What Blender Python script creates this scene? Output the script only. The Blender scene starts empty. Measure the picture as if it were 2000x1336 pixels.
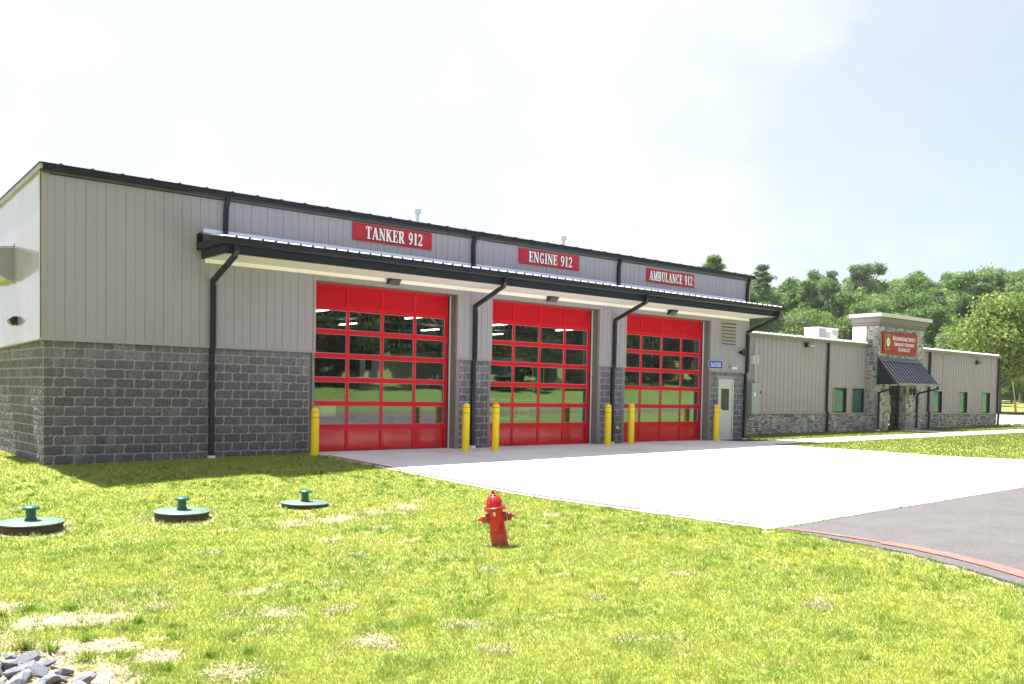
import bpy, bmesh, math, random
import numpy as np
from mathutils import Vector, Matrix

random.seed(7)
rng = np.random.default_rng(7)
SC = bpy.context.scene
COL = SC.collection

# ------------------------------------------------------------------ camera
cam_data = bpy.data.cameras.new('camera')
cam = bpy.data.objects.new('camera', cam_data)
COL.objects.link(cam)
cam.matrix_world = Matrix((
    (0.7664639, 0.0087546, -0.6422277, -4.8619),
    (-0.6420492, 0.0376695, -0.7657374, -20.8383),
    (0.0174887, 0.9992519, 0.0344932, 1.5037),
    (0, 0, 0, 1)))
cam_data.sensor_width = 36.0
cam_data.lens = 32.595
cam_data.shift_y = 0.08343
cam_data.clip_start = 0.1
cam_data.clip_end = 3000
SC.camera = cam

# ------------------------------------------------------------------ sky, sun, exposure
SUN = Vector((-0.075, 0.40, 1.0)).normalized()
ELEV = math.asin(SUN.z)
AZ = math.atan2(SUN.x, SUN.y)
world = bpy.data.worlds.new('World')
SC.world = world
world.use_nodes = True
wn = world.node_tree.nodes
wl = world.node_tree.links
bg = wn['Background']
sky = wn.new('ShaderNodeTexSky')
sky.sky_type = 'NISHITA'
sky.sun_disc = False
sky.sun_elevation = ELEV
sky.sun_rotation = AZ
sky.altitude = 300
sky.air_density = 1.0
sky.dust_density = 1.6
sky.ozone_density = 1.6
# thin high cloud, thicker towards the left (west) of the view
tc = wn.new('ShaderNodeTexCoord')
mp = wn.new('ShaderNodeMapping')
mp.inputs['Scale'].default_value = (1.2, 1.2, 2.2)
nz = wn.new('ShaderNodeTexNoise')
nz.inputs['Scale'].default_value = 2.6
nz.inputs['Detail'].default_value = 7
nz.inputs['Roughness'].default_value = 0.58
sx = wn.new('ShaderNodeSeparateXYZ')
grad = wn.new('ShaderNodeMapRange')
grad.inputs['From Min'].default_value = 0.62
grad.inputs['From Max'].default_value = 1.0
grad.inputs['To Min'].default_value = 0.42
grad.inputs['To Max'].default_value = -0.34
addn = wn.new('ShaderNodeMath'); addn.operation = 'ADD'
rmp = wn.new('ShaderNodeMapRange')
rmp.inputs['From Min'].default_value = 0.28
rmp.inputs['From Max'].default_value = 0.80
rmp.inputs['To Min'].default_value = 0.42
rmp.inputs['To Max'].default_value = 1.0
mix = wn.new('ShaderNodeMixRGB')
mix.inputs['Color2'].default_value = (4.55, 4.80, 5.25, 1)
wl.new(tc.outputs['Generated'], mp.inputs['Vector'])
wl.new(mp.outputs['Vector'], nz.inputs['Vector'])
wl.new(tc.outputs['Generated'], sx.inputs['Vector'])
wl.new(sx.outputs['X'], grad.inputs['Value'])
soft = wn.new('ShaderNodeMapRange')
soft.inputs['To Min'].default_value = 0.24
soft.inputs['To Max'].default_value = 0.76
wl.new(nz.outputs['Fac'], soft.inputs['Value'])
wl.new(soft.outputs['Result'], addn.inputs[0])
wl.new(grad.outputs['Result'], addn.inputs[1])
# the sky away from the sun (behind the camera) stays a clearer blue
gy_ = wn.new('ShaderNodeMapRange')
gy_.inputs['From Min'].default_value = -0.6
gy_.inputs['From Max'].default_value = 0.1
gy_.inputs['To Min'].default_value = -0.34
gy_.inputs['To Max'].default_value = 0.0
addy = wn.new('ShaderNodeMath'); addy.operation = 'ADD'
wl.new(sx.outputs['Y'], gy_.inputs['Value'])
wl.new(addn.outputs[0], addy.inputs[0])
wl.new(gy_.outputs['Result'], addy.inputs[1])
wl.new(addy.outputs[0], rmp.inputs['Value'])
wl.new(rmp.outputs['Result'], mix.inputs['Fac'])
wl.new(sky.outputs['Color'], mix.inputs['Color1'])
# soft bright cumulus
mp2 = wn.new('ShaderNodeMapping'); mp2.inputs['Scale'].default_value = (1., 1., 1.7); mp2.inputs['Location'].default_value = (.35, .1, .0)
nz2 = wn.new('ShaderNodeTexNoise'); nz2.inputs['Scale'].default_value = 3.4; nz2.inputs['Detail'].default_value = 8; nz2.inputs['Roughness'].default_value = .5
r2 = wn.new('ShaderNodeMapRange'); r2.inputs['From Min'].default_value = .50; r2.inputs['From Max'].default_value = .66; r2.inputs['To Max'].default_value = .62
mix2 = wn.new('ShaderNodeMixRGB'); mix2.inputs['Color2'].default_value = (5.6, 5.6, 5.65, 1)
wl.new(tc.outputs['Generated'], mp2.inputs['Vector']); wl.new(mp2.outputs['Vector'], nz2.inputs['Vector']); wl.new(nz2.outputs['Fac'], r2.inputs['Value'])
wl.new(r2.outputs['Result'], mix2.inputs['Fac']); wl.new(mix.outputs['Color'], mix2.inputs['Color1'])
wl.new(mix2.outputs['Color'], bg.inputs['Color'])
bg.inputs['Strength'].default_value = 0.062

sd = bpy.data.lights.new('sun', 'SUN')
sd.energy = 5.0
sd.angle = math.radians(0.53)
sd.color = (1.0, 0.955, 0.88)
sun = bpy.data.objects.new('sun', sd)
COL.objects.link(sun)
sun.rotation_euler = (-SUN).to_track_quat('-Z', 'Y').to_euler()
sun.location = (0, 0, 60)

SC.view_settings.view_transform = 'Standard'
SC.view_settings.look = 'None'
SC.view_settings.exposure = 1.70
SC.view_settings.gamma = 1.0
SC.render.engine = 'CYCLES'
SC.cycles.max_bounces = 7
SC.cycles.transparent_max_bounces = 12

# ------------------------------------------------------------------ materials
def mat(name, col=(.5, .5, .5), rough=.6, metal=0., spec=.5, coat=0., attr=None, vary=0., vscale=3.,
        bump=0., bscale=40., bdist=.01, emit=0., transl=0., stain=None):
    m = bpy.data.materials.new(name)
    m.use_nodes = True
    nt = m.node_tree
    n, l = nt.nodes, nt.links
    p = n['Principled BSDF']
    p.inputs['Roughness'].default_value = rough
    p.inputs['Metallic'].default_value = metal
    p.inputs['Specular IOR Level'].default_value = spec
    p.inputs['Coat Weight'].default_value = coat
    p.inputs['Coat Roughness'].default_value = .08
    c = col + (1,)
    p.inputs['Base Color'].default_value = c
    cur = None
    co = n.new('ShaderNodeTexCoord')
    if attr:
        a = n.new('ShaderNodeAttribute'); a.attribute_name = attr
        cur = a.outputs['Color']
    if vary:
        t = n.new('ShaderNodeTexNoise')
        t.inputs['Scale'].default_value = vscale
        t.inputs['Detail'].default_value = 6
        t.inputs['Roughness'].default_value = .65
        l.new(co.outputs['Object'], t.inputs['Vector'])
        r = n.new('ShaderNodeMapRange')
        r.inputs['From Min'].default_value = .3; r.inputs['From Max'].default_value = .7
        r.inputs['To Min'].default_value = 1 - vary; r.inputs['To Max'].default_value = 1 + vary
        l.new(t.outputs['Fac'], r.inputs['Value'])
        mx = n.new('ShaderNodeVectorMath'); mx.operation = 'SCALE'
        if cur is not None: l.new(cur, mx.inputs[0])
        else: mx.inputs[0].default_value = col
        l.new(r.outputs['Result'], mx.inputs['Scale'])
        cur = mx.outputs[0]
    if stain:
        # stain = (colour, noise scale vector, lo, hi)
        mpn = n.new('ShaderNodeMapping'); mpn.inputs['Scale'].default_value = stain[1]
        t = n.new('ShaderNodeTexNoise'); t.inputs['Scale'].default_value = 1; t.inputs['Detail'].default_value = 5
        l.new(co.outputs['Object'], mpn.inputs['Vector']); l.new(mpn.outputs[0], t.inputs['Vector'])
        r = n.new('ShaderNodeMapRange')
        r.inputs['From Min'].default_value = stain[2]; r.inputs['From Max'].default_value = stain[3]
        l.new(t.outputs['Fac'], r.inputs['Value'])
        mx = n.new('ShaderNodeMixRGB')
        mx.inputs['Color2'].default_value = stain[0] + (1,)
        if cur is not None: l.new(cur, mx.inputs['Color1'])
        else: mx.inputs['Color1'].default_value = c
        l.new(r.outputs['Result'], mx.inputs['Fac'])
        cur = mx.outputs[0]
    if cur is not None:
        l.new(cur, p.inputs['Base Color'])
    if bump:
        t = n.new('ShaderNodeTexNoise')
        t.inputs['Scale'].default_value = bscale
        t.inputs['Detail'].default_value = 5
        l.new(co.outputs['Object'], t.inputs['Vector'])
        b = n.new('ShaderNodeBump')
        b.inputs['Strength'].default_value = bump
        b.inputs['Distance'].default_value = bdist
        l.new(t.outputs['Fac'], b.inputs['Height'])
        l.new(b.outputs['Normal'], p.inputs['Normal'])
    if emit:
        p.inputs['Emission Color'].default_value = c
        p.inputs['Emission Strength'].default_value = emit
    if transl:
        tr = n.new('ShaderNodeBsdfTranslucent')
        if cur is not None: l.new(cur, tr.inputs['Color'])
        else: tr.inputs['Color'].default_value = c
        ms = n.new('ShaderNodeMixShader'); ms.inputs[0].default_value = transl
        l.new(p.outputs[0], ms.inputs[1]); l.new(tr.outputs[0], ms.inputs[2])
        l.new(ms.outputs[0], n['Material Output'].inputs['Surface'])
    return m

def glass_mat(name, tint, refl_lo, refl_hi, rough=0.0, refl_col=(1, 1, 1), wav=0.0):
    m = bpy.data.materials.new(name); m.use_nodes = True
    n, l = m.node_tree.nodes, m.node_tree.links
    n.remove(n['Principled BSDF'])
    t = n.new('ShaderNodeBsdfTransparent'); t.inputs[0].default_value = tint + (1,)
    g = n.new('ShaderNodeBsdfGlossy'); g.inputs['Roughness'].default_value = rough
    g.inputs['Color'].default_value = refl_col + (1,)
    if wav:
        co = n.new('ShaderNodeTexCoord'); tn = n.new('ShaderNodeTexNoise'); tn.inputs['Scale'].default_value = 1.3
        b = n.new('ShaderNodeBump'); b.inputs['Strength'].default_value = wav; b.inputs['Distance'].default_value = .02
        l.new(co.outputs['Object'], tn.inputs['Vector']); l.new(tn.outputs['Fac'], b.inputs['Height']); l.new(b.outputs[0], g.inputs['Normal'])
    lw = n.new('ShaderNodeLayerWeight'); lw.inputs['Blend'].default_value = .5
    r = n.new('ShaderNodeMapRange'); r.inputs['To Min'].default_value = refl_lo; r.inputs['To Max'].default_value = refl_hi
    l.new(lw.outputs['Facing'], r.inputs['Value'])
    mx = n.new('ShaderNodeMixShader')
    l.new(r.outputs['Result'], mx.inputs[0]); l.new(t.outputs[0], mx.inputs[1]); l.new(g.outputs[0], mx.inputs[2])
    l.new(mx.outputs[0], n['Material Output'].inputs['Surface'])
    return m

M = {}
M['sidingend'] = mat('siding_paint_end', (.32, .30, .335), .26, spec=.6, coat=1.0, vary=.03, vscale=.7)
M['siding'] = mat('siding_paint', (.315, .290, .340), .42, spec=.45, vary=.03, vscale=.7)
M['siding2'] = mat('siding_paint_wing', (.345, .302, .335), .42, spec=.4, vary=.04, vscale=.6)
M['trim'] = mat('trim_taupe', (.32, .285, .28), .45)
M['black'] = mat('black_metal', (.008, .011, .018), .36, spec=.35)
M['galv'] = mat('galvalume_sky_tint', (.74, .79, .90), .38, metal=.25, vary=.05)  # blue-white base colour paints in the sky reflected by the metal
M['galvwing'] = mat('galvalume_wing', (.80, .78, .76), .4, metal=.5)
M['soffit'] = mat('soffit_cream', (.88, .84, .76), .6)
M['mortar'] = mat('mortar', (.29, .275, .29), .9, bump=.3, bscale=60)
M['block'] = mat('split_face_block', attr='tint', rough=.88, vary=.42, vscale=17, bump=.9, bscale=70, bdist=.012,
                 stain=((.27, .26, .29), (2.4, 2.4, 1.2), .56, .86))
M['stone'] = mat('veneer_stone', attr='tint', rough=.85, vary=.25, vscale=14, bump=.7, bscale=30, bdist=.02)
M['jamb'] = mat('jamb_steel', (.185, .165, .165), .5)
M['white'] = mat('white_paint', (.78, .78, .77), .5)
M['seal'] = mat('weather_seal', (.75, .74, .74), .5)
M['rubber'] = mat('black_rubber', (.012, .012, .014), .6)
M['red'] = mat('door_red', (.56, .001, .012), .38, spec=.22)
M['redpanel'] = mat('door_red_panel', (.52, .001, .012), .20, spec=.35, coat=.22)
M['glass'] = glass_mat('door_glass', (.80, .84, .81), .12, .48, wav=.05)
M['wglass'] = mat('window_glass_green', (.010, .10, .095), .05, spec=.8, coat=.8)
M['dglass'] = glass_mat('entry_glass', (.03, .12, .10), .10, .45)
M['yellow'] = mat('bollard_yellow', (.86, .60, .0), .45, spec=.4)
M['darkband'] = mat('sleeve_band', (.10, .03, .01), .6)
M['signred'] = mat('sign_red', (.42, .008, .025), .35)
M['signred2'] = mat('sign_red_wing', (.34, .005, .012), .4)
M['lettershadow'] = mat('letter_shadow', (.02, .01, .02), .6)
M['blue'] = mat('address_blue', (.0, .055, .42), .5, spec=.2)
M['doorgrey'] = mat('steel_door_grey', (.50, .51, .49), .45)
M['concrete'] = mat('apron_concrete', (.64, .635, .65), .85, vary=.10, vscale=.5, bump=.15, bscale=50, bdist=.004,
                    stain=((.50, .48, .46), (.25, 1.6, 1), .55, .85))
M['concrete2'] = mat('walk_concrete', (.55, .54, .52), .85, vary=.06, vscale=1.2)
M['asphalt'] = mat('asphalt', (.075, .070, .076), .85, vary=.22, vscale=1.6, bump=.8, bscale=140, bdist=.006,
                   stain=((.16, .15, .15), (60, 60, 60), .50, .70))
M['road'] = mat('road_asphalt', (.20, .19, .185), .9, vary=.1, vscale=.8)
M['redline'] = mat('faded_red_paint', (.40, .10, .085), .7, vary=.25, vscale=9, stain=((.30, .16, .14), (7, 7, 7), .56, .72))
M['redline_sun'] = mat('red_paint_sunlit', (.42, .13, .10), .7, vary=.2, vscale=4)  # paler copy of the line's red, for its sunlit run
M['redline_shade'] = mat('red_paint_shaded', (.36, .01, .025), .6, vary=.15, vscale=9)  # deeper copy of the same red, for runs inside the building's shadow
M['lid'] = mat('lid_green', (.105, .175, .16), .5, vary=.12, vscale=5)
M['vent'] = mat('vent_green', (.012, .13, .085), .35)
M['riser'] = mat('riser_brown', (.07, .05, .038), .85, vary=.2, vscale=20)
M['hyd'] = mat('hydrant_red', (.55, .010, .012), .28, coat=.35, vary=.08, vscale=8)
M['hydlow'] = mat('hydrant_base_faded', (.42, .05, .045), .6, vary=.3, vscale=14, stain=((.5, .36, .32), (16, 16, 5), .58, .75))
M['hydcap'] = mat('hydrant_cap_maroon', (.30, .012, .03), .4)
M['chain'] = mat('chain_metal', (.5, .5, .5), .4, metal=.8)
M['rock'] = mat('riprap_rock', (.20, .21, .26), .8, vary=.3, vscale=7, bump=.8, bscale=16, bdist=.02,
                stain=((.55, .50, .48), (6, 6, 6), .60, .78))
M['hvac'] = mat('hvac_white', (.62, .62, .66), .5)
M['hvacdark'] = mat('hvac_coil', (.25, .26, .29), .6)
M['cabinet'] = mat('cabinet_grey', (.30, .34, .35), .45)
M['pipe'] = mat('pipe_grey', (.45, .46, .47), .5)
M['pvc'] = mat('pvc_white', (.8, .8, .8), .5)
M['louver'] = mat('louver_tan', (.33, .30, .29), .5)
M['cornice'] = mat('cornice_grey', (.13, .115, .115), .55)
M['cornicetop'] = mat('cornice_cap', (.62, .60, .58), .5)
M['awn'] = mat('awning_sky_tint', (.46, .48, .60), .35, metal=.5)  # lavender base paints in the sky's reflection on the dark navy panels
M['seamblack'] = mat('awning_seam', (.012, .014, .03), .4)
M['gut'] = mat('awning_gutter', (.10, .09, .08), .4)
M['frame'] = mat('window_frame_black', (.012, .016, .02), .4)
M['intwall'] = mat('interior_wall', (.17, .17, .165), .8)
M['intceil'] = mat('interior_ceiling', (.10, .10, .10), .8)
M['intfloor'] = mat('interior_floor', (.10, .10, .10), .4)
M['steel'] = mat('truss_steel', (.42, .44, .46), .5)
M['lamp'] = mat('lamp_white', (1, .96, .88), .5, emit=3.5)
M['stripeY'] = mat('rail_yellow', (.75, .6, .02), .5)
M['truckwhite'] = mat('truck_white', (.75, .76, .76), .3, coat=.5)
M['truckred'] = mat('truck_red', (.45, .02, .02), .3, coat=.5)
M['truckdark'] = mat('truck_dark', (.035, .035, .04), .3, coat=.5)
M['chrome'] = mat('chrome', (.8, .8, .82), .12, metal=1)
M['darkglass'] = mat('dark_glass', (.01, .012, .014), .05, spec=.8)
M['orange'] = mat('stripe_orange', (.65, .14, .04), .4)
M['wood'] = mat('weathered_wood', (.30, .29, .27), .8, vary=.15, vscale=10)
M['polegrey'] = mat('pole_grey', (.42, .42, .42), .7)
M['guard'] = mat('guy_guard', (.75, .32, .02), .5)
M['lens'] = mat('light_lens', (.22, .21, .20), .25)
M['seam'] = mat('joint_dark', (.14, .13, .12), .9)
M['gold'] = mat('badge_gold', (.60, .40, .05), .45)
M['pole_w'] = M['pvc']

# ------------------------------------------------------------------ mesh helpers
class MB:
    def __init__(s): s.v, s.f, s.c, s.sm = [], [], [], []
    def add(s, vs, fs, col=None):
        b = len(s.v); s.v += [tuple(p) for p in vs]; s.f += [tuple(b + i for i in f) for f in fs]
        s.c += [col or (1, 1, 1)] * len(vs)
    def box(s, x0, x1, y0, y1, z0, z1, col=None):
        s.add([(x0, y0, z0), (x1, y0, z0), (x1, y1, z0), (x0, y1, z0), (x0, y0, z1), (x1, y0, z1), (x1, y1, z1), (x0, y1, z1)],
              [(0, 3, 2, 1), (4, 5, 6, 7), (0, 1, 5, 4), (1, 2, 6, 5), (2, 3, 7, 6), (3, 0, 4, 7)], col)
    def prism(s, pts, axis, a, b, col=None):
        # closed polygon pts (2D) extruded along axis 0/1/2 from a to b
        def P(p, t):
            if axis == 0: return (t, p[0], p[1])
            if axis == 1: return (p[0], t, p[1])
            return (p[0], p[1], t)
        n = len(pts)
        s.add([P(p, a) for p in pts] + [P(p, b) for p in pts],
              [tuple(range(n))[::-1], tuple(range(n, 2 * n))] + [(i, (i + 1) % n, n + (i + 1) % n, n + i) for i in range(n)], col)
    def bar(s, p0, p1, w, d, up=(0, 0, 1), col=None):
        # rectangular bar between two points
        p0, p1 = Vector(p0), Vector(p1)
        t = (p1 - p0).normalized(); u = Vector(up)
        if abs(t.dot(u)) > .99: u = Vector((0, 1, 0))
        a = t.cross(u).normalized() * w / 2; b = a.cross(t).normalized() * d / 2
        vs = [p + i * a + j * b for p in (p0, p1) for i, j in ((-1, -1), (1, -1), (1, 1), (-1, 1))]
        s.add(vs, [(0, 1, 2, 3), (7, 6, 5, 4), (0, 4, 5, 1), (1, 5, 6, 2), (2, 6, 7, 3), (3, 7, 4, 0)], col)
    def path(s, pts, w, d, side=(1, 0, 0), col=None):
        # rectangular tube along a polyline; w along `side`, d across
        pts = [Vector(p) for p in pts]; sd_ = Vector(side).normalized() * w / 2
        rings = []
        for i, p in enumerate(pts):
            if i == 0: t = pts[1] - p
            elif i == len(pts) - 1: t = p - pts[-2]
            else: t = (pts[i + 1] - p).normalized() + (p - pts[i - 1]).normalized()
            t.normalize(); k = sd_.cross(t).normalized() * d / 2
            if 0 < i < len(pts) - 1:
                c = (pts[i + 1] - p).normalized().dot((p - pts[i - 1]).normalized())
                k *= 1 / max(math.sqrt((1 + c) / 2), .5)
            rings.append([p - sd_ - k, p + sd_ - k, p + sd_ + k, p - sd_ + k])
        vs = [q for r in rings for q in r]; fs = [(0, 1, 2, 3)]
        for i in range(len(pts) - 1):
            for j in range(4): fs.append((4 * i + j, 4 * i + 4 + j, 4 * i + 4 + (j + 1) % 4, 4 * i + (j + 1) % 4))
        e = 4 * (len(pts) - 1); fs.append((e + 3, e + 2, e + 1, e)); s.add(vs, fs, col)
    def tube(s, pts, r, n=10, col=None, caps=True):
        pts = [Vector(p) for p in pts]; rs = r if isinstance(r, (list, tuple)) else [r] * len(pts)
        vs, fs = [], []
        t0 = (pts[1] - pts[0]).normalized(); u = Vector((0, 0, 1)) if abs(t0.z) < .9 else Vector((1, 0, 0))
        a = t0.cross(u).normalized()
        for i, p in enumerate(pts):
            if i == 0: t = t0
            elif i == len(pts) - 1: t = (p - pts[-2]).normalized()
            else: t = ((pts[i + 1] - p).normalized() + (p - pts[i - 1]).normalized()).normalized()
            a = (a - t * a.dot(t)).normalized(); b = t.cross(a)
            for k in range(n):
                g = 2 * math.pi * k / n; vs.append(p + (a * math.cos(g) + b * math.sin(g)) * rs[i])
        for i in range(len(pts) - 1):
            for k in range(n): fs.append((i * n + k, i * n + (k + 1) % n, (i + 1) * n + (k + 1) % n, (i + 1) * n + k))
        if caps: fs += [tuple(range(n))[::-1], tuple(range((len(pts) - 1) * n, len(pts) * n))]
        s.add(vs, fs, col)
    def lathe(s, prof, c=(0, 0, 0), n=28, col=None, axis=2):
        vs, fs = [], []
        for r, h in prof:
            for k in range(n):
                g = 2 * math.pi * k / n; a, b = r * math.cos(g), r * math.sin(g)
                q = (a, b, h) if axis == 2 else ((h, a, b) if axis == 0 else (a, h, b))
                vs.append((c[0] + q[0], c[1] + q[1], c[2] + q[2]))
        m = len(prof)
        for i in range(m - 1):
            for k in range(n): fs.append((i * n + k, i * n + (k + 1) % n, (i + 1) * n + (k + 1) % n, (i + 1) * n + k))
        fs += [tuple(range(n))[::-1], tuple(range((m - 1) * n, m * n))]
        s.add(vs, fs, col)
    def build(s, name, m, parent=None, smooth=False, loc=None, recalc=True, bevel=0):
        me = bpy.data.meshes.new(name); me.from_pydata(s.v, [], s.f)
        me.validate(clean_customdata=False)
        if any(c != (1, 1, 1) for c in s.c):
            a = me.color_attributes.new('tint', 'FLOAT_COLOR', 'POINT')
            a.data.foreach_set('color', [x for c in s.c for x in (c[0], c[1], c[2], 1.)])
        if recalc:
            b = bmesh.new(); b.from_mesh(me); bmesh.ops.recalc_face_normals(b, faces=b.faces); b.to_mesh(me); b.free()
        if smooth:
            me.polygons.foreach_set('use_smooth', [True] * len(me.polygons))
            try: me.set_sharp_from_angle(angle=math.radians(38))
            except Exception: pass
        me.materials.append(m)
        o = bpy.data.objects.new(name, me); COL.objects.link(o)
        if parent: o.parent = parent
        if loc: o.location = loc
        if bevel:
            bv = o.modifiers.new('bevel', 'BEVEL'); bv.width = bevel; bv.segments = 2; bv.limit_method = 'ANGLE'
        return o

def npmesh(name, V, F, m, parent=None, col=None, smooth=False):
    # V (n,3) ; F (k,3) or (k,4)
    me = bpy.data.meshes.new(name)
    n, k, w = len(V), len(F), F.shape[1]
    me.vertices.add(n); me.vertices.foreach_set('co', np.ascontiguousarray(V, dtype=np.float32).ravel())
    me.loops.add(k * w); me.loops.foreach_set('vertex_index', np.ascontiguousarray(F, dtype=np.int32).ravel())
    me.polygons.add(k); me.polygons.foreach_set('loop_start', np.arange(0, k * w, w, dtype=np.int32))
    me.update(calc_edges=True)
    if col is not None:
        a = me.color_attributes.new('tint', 'FLOAT_COLOR', 'POINT')
        cc = np.ones((n, 4), dtype=np.float32); cc[:, :3] = col; a.data.foreach_set('color', cc.ravel())
    if smooth: me.polygons.foreach_set('use_smooth', np.ones(k, dtype=bool))
    me.materials.append(m)
    o = bpy.data.objects.new(name, me); COL.objects.link(o)
    if parent: o.parent = parent
    return o

def tag(o, label=None, cat=None, group=None, kind=None):
    if label: o['label'] = label
    if cat: o['category'] = cat
    if group: o['group'] = group
    if kind: o['kind'] = kind
    return o
def empty(name, loc=(0, 0, 0), label=None, cat=None, group=None):
    o = bpy.data.objects.new(name, None); COL.objects.link(o); o.location = loc
    o.empty_display_size = .2
    return tag(o, label, cat, group)
def kids(o): return [c for c in COL.objects if c.parent == o]
def copy_tree(o, parent=None, loc=None):
    c = o.copy(); COL.objects.link(c)
    if parent is not None: c.parent = parent
    if loc is not None: c.location = loc
    for k in kids(o): copy_tree(k, c)
    return c

# vectorised value noise
def _hash(ix, iy, s):
    h = (ix.astype(np.int64) * 374761393 + iy.astype(np.int64) * 668265263 + s * 974634777) & 0x7fffffff
    h = (h ^ (h >> 13)) * 1274126177 & 0x7fffffff
    return ((h ^ (h >> 16)) & 0xffff) / 65535.
def vnoise(x, y, sc, s=0):
    x = np.asarray(x, float) / sc; y = np.asarray(y, float) / sc
    ix, iy = np.floor(x), np.floor(y); fx, fy = x - ix, y - iy
    fx = fx * fx * (3 - 2 * fx); fy = fy * fy * (3 - 2 * fy)
    a, b = _hash(ix, iy, s), _hash(ix + 1, iy, s); c, d = _hash(ix, iy + 1, s), _hash(ix + 1, iy + 1, s)
    return (a * (1 - fx) + b * fx) * (1 - fy) + (c * (1 - fx) + d * fx) * fy
def fbm(x, y, sc, s=0, o=3):
    t = 0; a = .5
    for i in range(o): t = t + a * vnoise(x, y, sc / 2 ** i, s + i * 17); a *= .5
    return t / (1 - .5 ** o)

# ------------------------------------------------------------------ terrain
E_X = [-60, -40, -24, -13.7, -10.5, -8, -4.6, -2.5, 0]; E_Z = [-.05, -.3, -.36, -.29, -.3, -.31, -.20, -.11, -.02]
W_X = [-30, -12, -6.5, -2.7, 0]; W_Z = [.2, .24, .22, .26, .10]
def G(x, y):
    x = np.asarray(x, float); y = np.asarray(y, float)
    e = np.interp(y, E_X, E_Z)
    cl = np.clip((6 - x) / 6, 0, 1.25)
    zl = e - np.interp(y, W_X, W_Z) * cl
    zl = np.where(y > 0, -.02 - .1 * cl + .03 * np.minimum(y, 12) * np.clip(1 - x, 0, 1), zl)
    k = .002 + .011 * np.clip(-y / 4, 0, 1)
    zr = e + k * (np.minimum(x, 22) - 6)
    s = np.clip((x - 22) / 6, 0, 1)
    zr = zr * (1 - s) + (.045 + .0085 * (x - 26)) * s
    z = np.where(x < 6, zl, zr)
    z = z + .024 * np.clip(x - 62, 0, 60) + .16 * np.clip(x - 122, 0, 120)
    z = z + .05 * np.clip(y - 30, 0, 100) * (x > -40)
    z = z + .12 * np.clip(-43 - y, 0, 22)
    return z
def g(x, y): return float(G(x, y))

APRON = [(6.08, 0.45), (6.08, -13.35), (23.3, -13.0), (23.1, -10.0), (22.3, -6.2), (21.35, -4.1), (21.35, -2.95), (24.0, -2.9), (24.0, -.95), (23.9, 0.2), (23.9, .45)]
def in_poly(x, y, P):
    x = np.asarray(x, float); y = np.asarray(y, float); r = np.zeros(x.shape, bool)
    for (a, b), (c, d) in zip(P, P[1:] + P[:1]):
        if b == d: continue
        t = ((b > y) != (d > y)) & (x < (c - a) * (y - b) / (d - b) + a); r ^= t
    return r
ASPH = [(6.16, -13.4), (6.12, -14.4), (5.93, -15.4), (5.56, -16.3), (5.2, -17.0), (4.2, -18.4), (2.4, -20.5), (0.0, -23.2), (-3, -26), (-8, -29.5), (-16, -32), (-60, -33),
        (-60, -39.5), (130, -39.5), (130, -33), (60, -33), (40, -31), (31, -26), (26.5, -20), (24.2, -16), (23.4, -12.96)]
WALK = [(23.9, -2.9), (23.9, -1.0), (37.0, -1.2), (37.0, 1.1), (39.0, 1.1), (39.0, -1.2), (70, -1.6), (70, -2.9)]
LOT = [(51.5, -1.0), (52.5, 2.4), (53.5, 14), (70, 30), (77, 30), (72, 9), (71, -12), (64, -14), (53, -8)]
PAVED = [APRON, ASPH, WALK, LOT]
PATCH = [(-2.7, -11.9, .42, .8), (-2.95, -11.1, .25, .7), (-2.35, -12.1, .3, .7), (-1.77, -11.85, .24, .65), (-1.0, -12.85, .30, .45), (-1.25, -12.6, .22, .4), (-.5, -13.1, .22, .5),
         (-2.35, -13.6, .26, .75), (-2.6, -13.05, .30, .8), (-2.9, -12.9, .3, .8), (1.65, -8.05, .45, .62), (2.3, -8.15, .45, .7), (3.0, -8.0, .4, .62), (3.75, -7.85, .3, .7), (2.25, -9.4, .2, .5),
         (4.86, -10.2, .22, .6), (.35, -6.7, .62, .8), (-1.64, -6.4, .65, .85), (2.43, -6.75, .55, .7), (.08, -14.4, .22, .45), (2.96, -16., .18, .4), (-.8, -14.3, .22, .5), (-.3, -9.5, .25, .35),
         (2.96, -14.4, .2, .4), (1.7, -12.75, .2, .5), (-3.1, -13.9, .55, .95), (-3.4, -13.3, .7, .95), (1.63, -14.5, .16, .4), (2.6, -11.65, .2, .75), (8, -19, .01, .1), (-2.0, -14.3, .3, .5),
         (-.2, -15.2, .2, .45), (.9, -15.6, .2, .4), (-3.4, -12.3, .5, .5), (3.9, -12.2, .18, .4), (1.0, -10.9, .2, .35)]
def bare(x, y):
    b = np.zeros(np.shape(x))
    wx = x + .35 * (fbm(x, y, .5, 5) - .5); wy = y + .35 * (fbm(x, y, .5, 9) - .5)
    for px, py, r, s in PATCH:
        d = np.hypot(wx - px, (wy - py)) / r
        b = np.maximum(b, s * np.clip(1.6 - 1.35 * d + 1.1 * (fbm(x, y, .16, 13) - .5), 0, 1))
    b = np.maximum(b, .95 * np.clip(2.9 * (fbm(x, y, 1.1, 31, 4) - .70), 0, 1))
    b = np.maximum(b, .9 * np.clip(5 * (fbm(x, y, .42, 131, 3) - .715), 0, 1))
    # straw edge beside the asphalt
    ex = np.interp(-y, [13.4, 14.4, 15.4, 16.3, 17, 18.4, 20.5], [6.16, 6.12, 5.93, 5.56, 5.2, 4.2, 2.4])
    b = np.maximum(b, np.where(y < -14.2, .9 * np.clip(1 - (ex - x - .02) / .28, 0, 1) * (x < ex + .05), 0))
    return np.clip(b, 0, 1)

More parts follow.
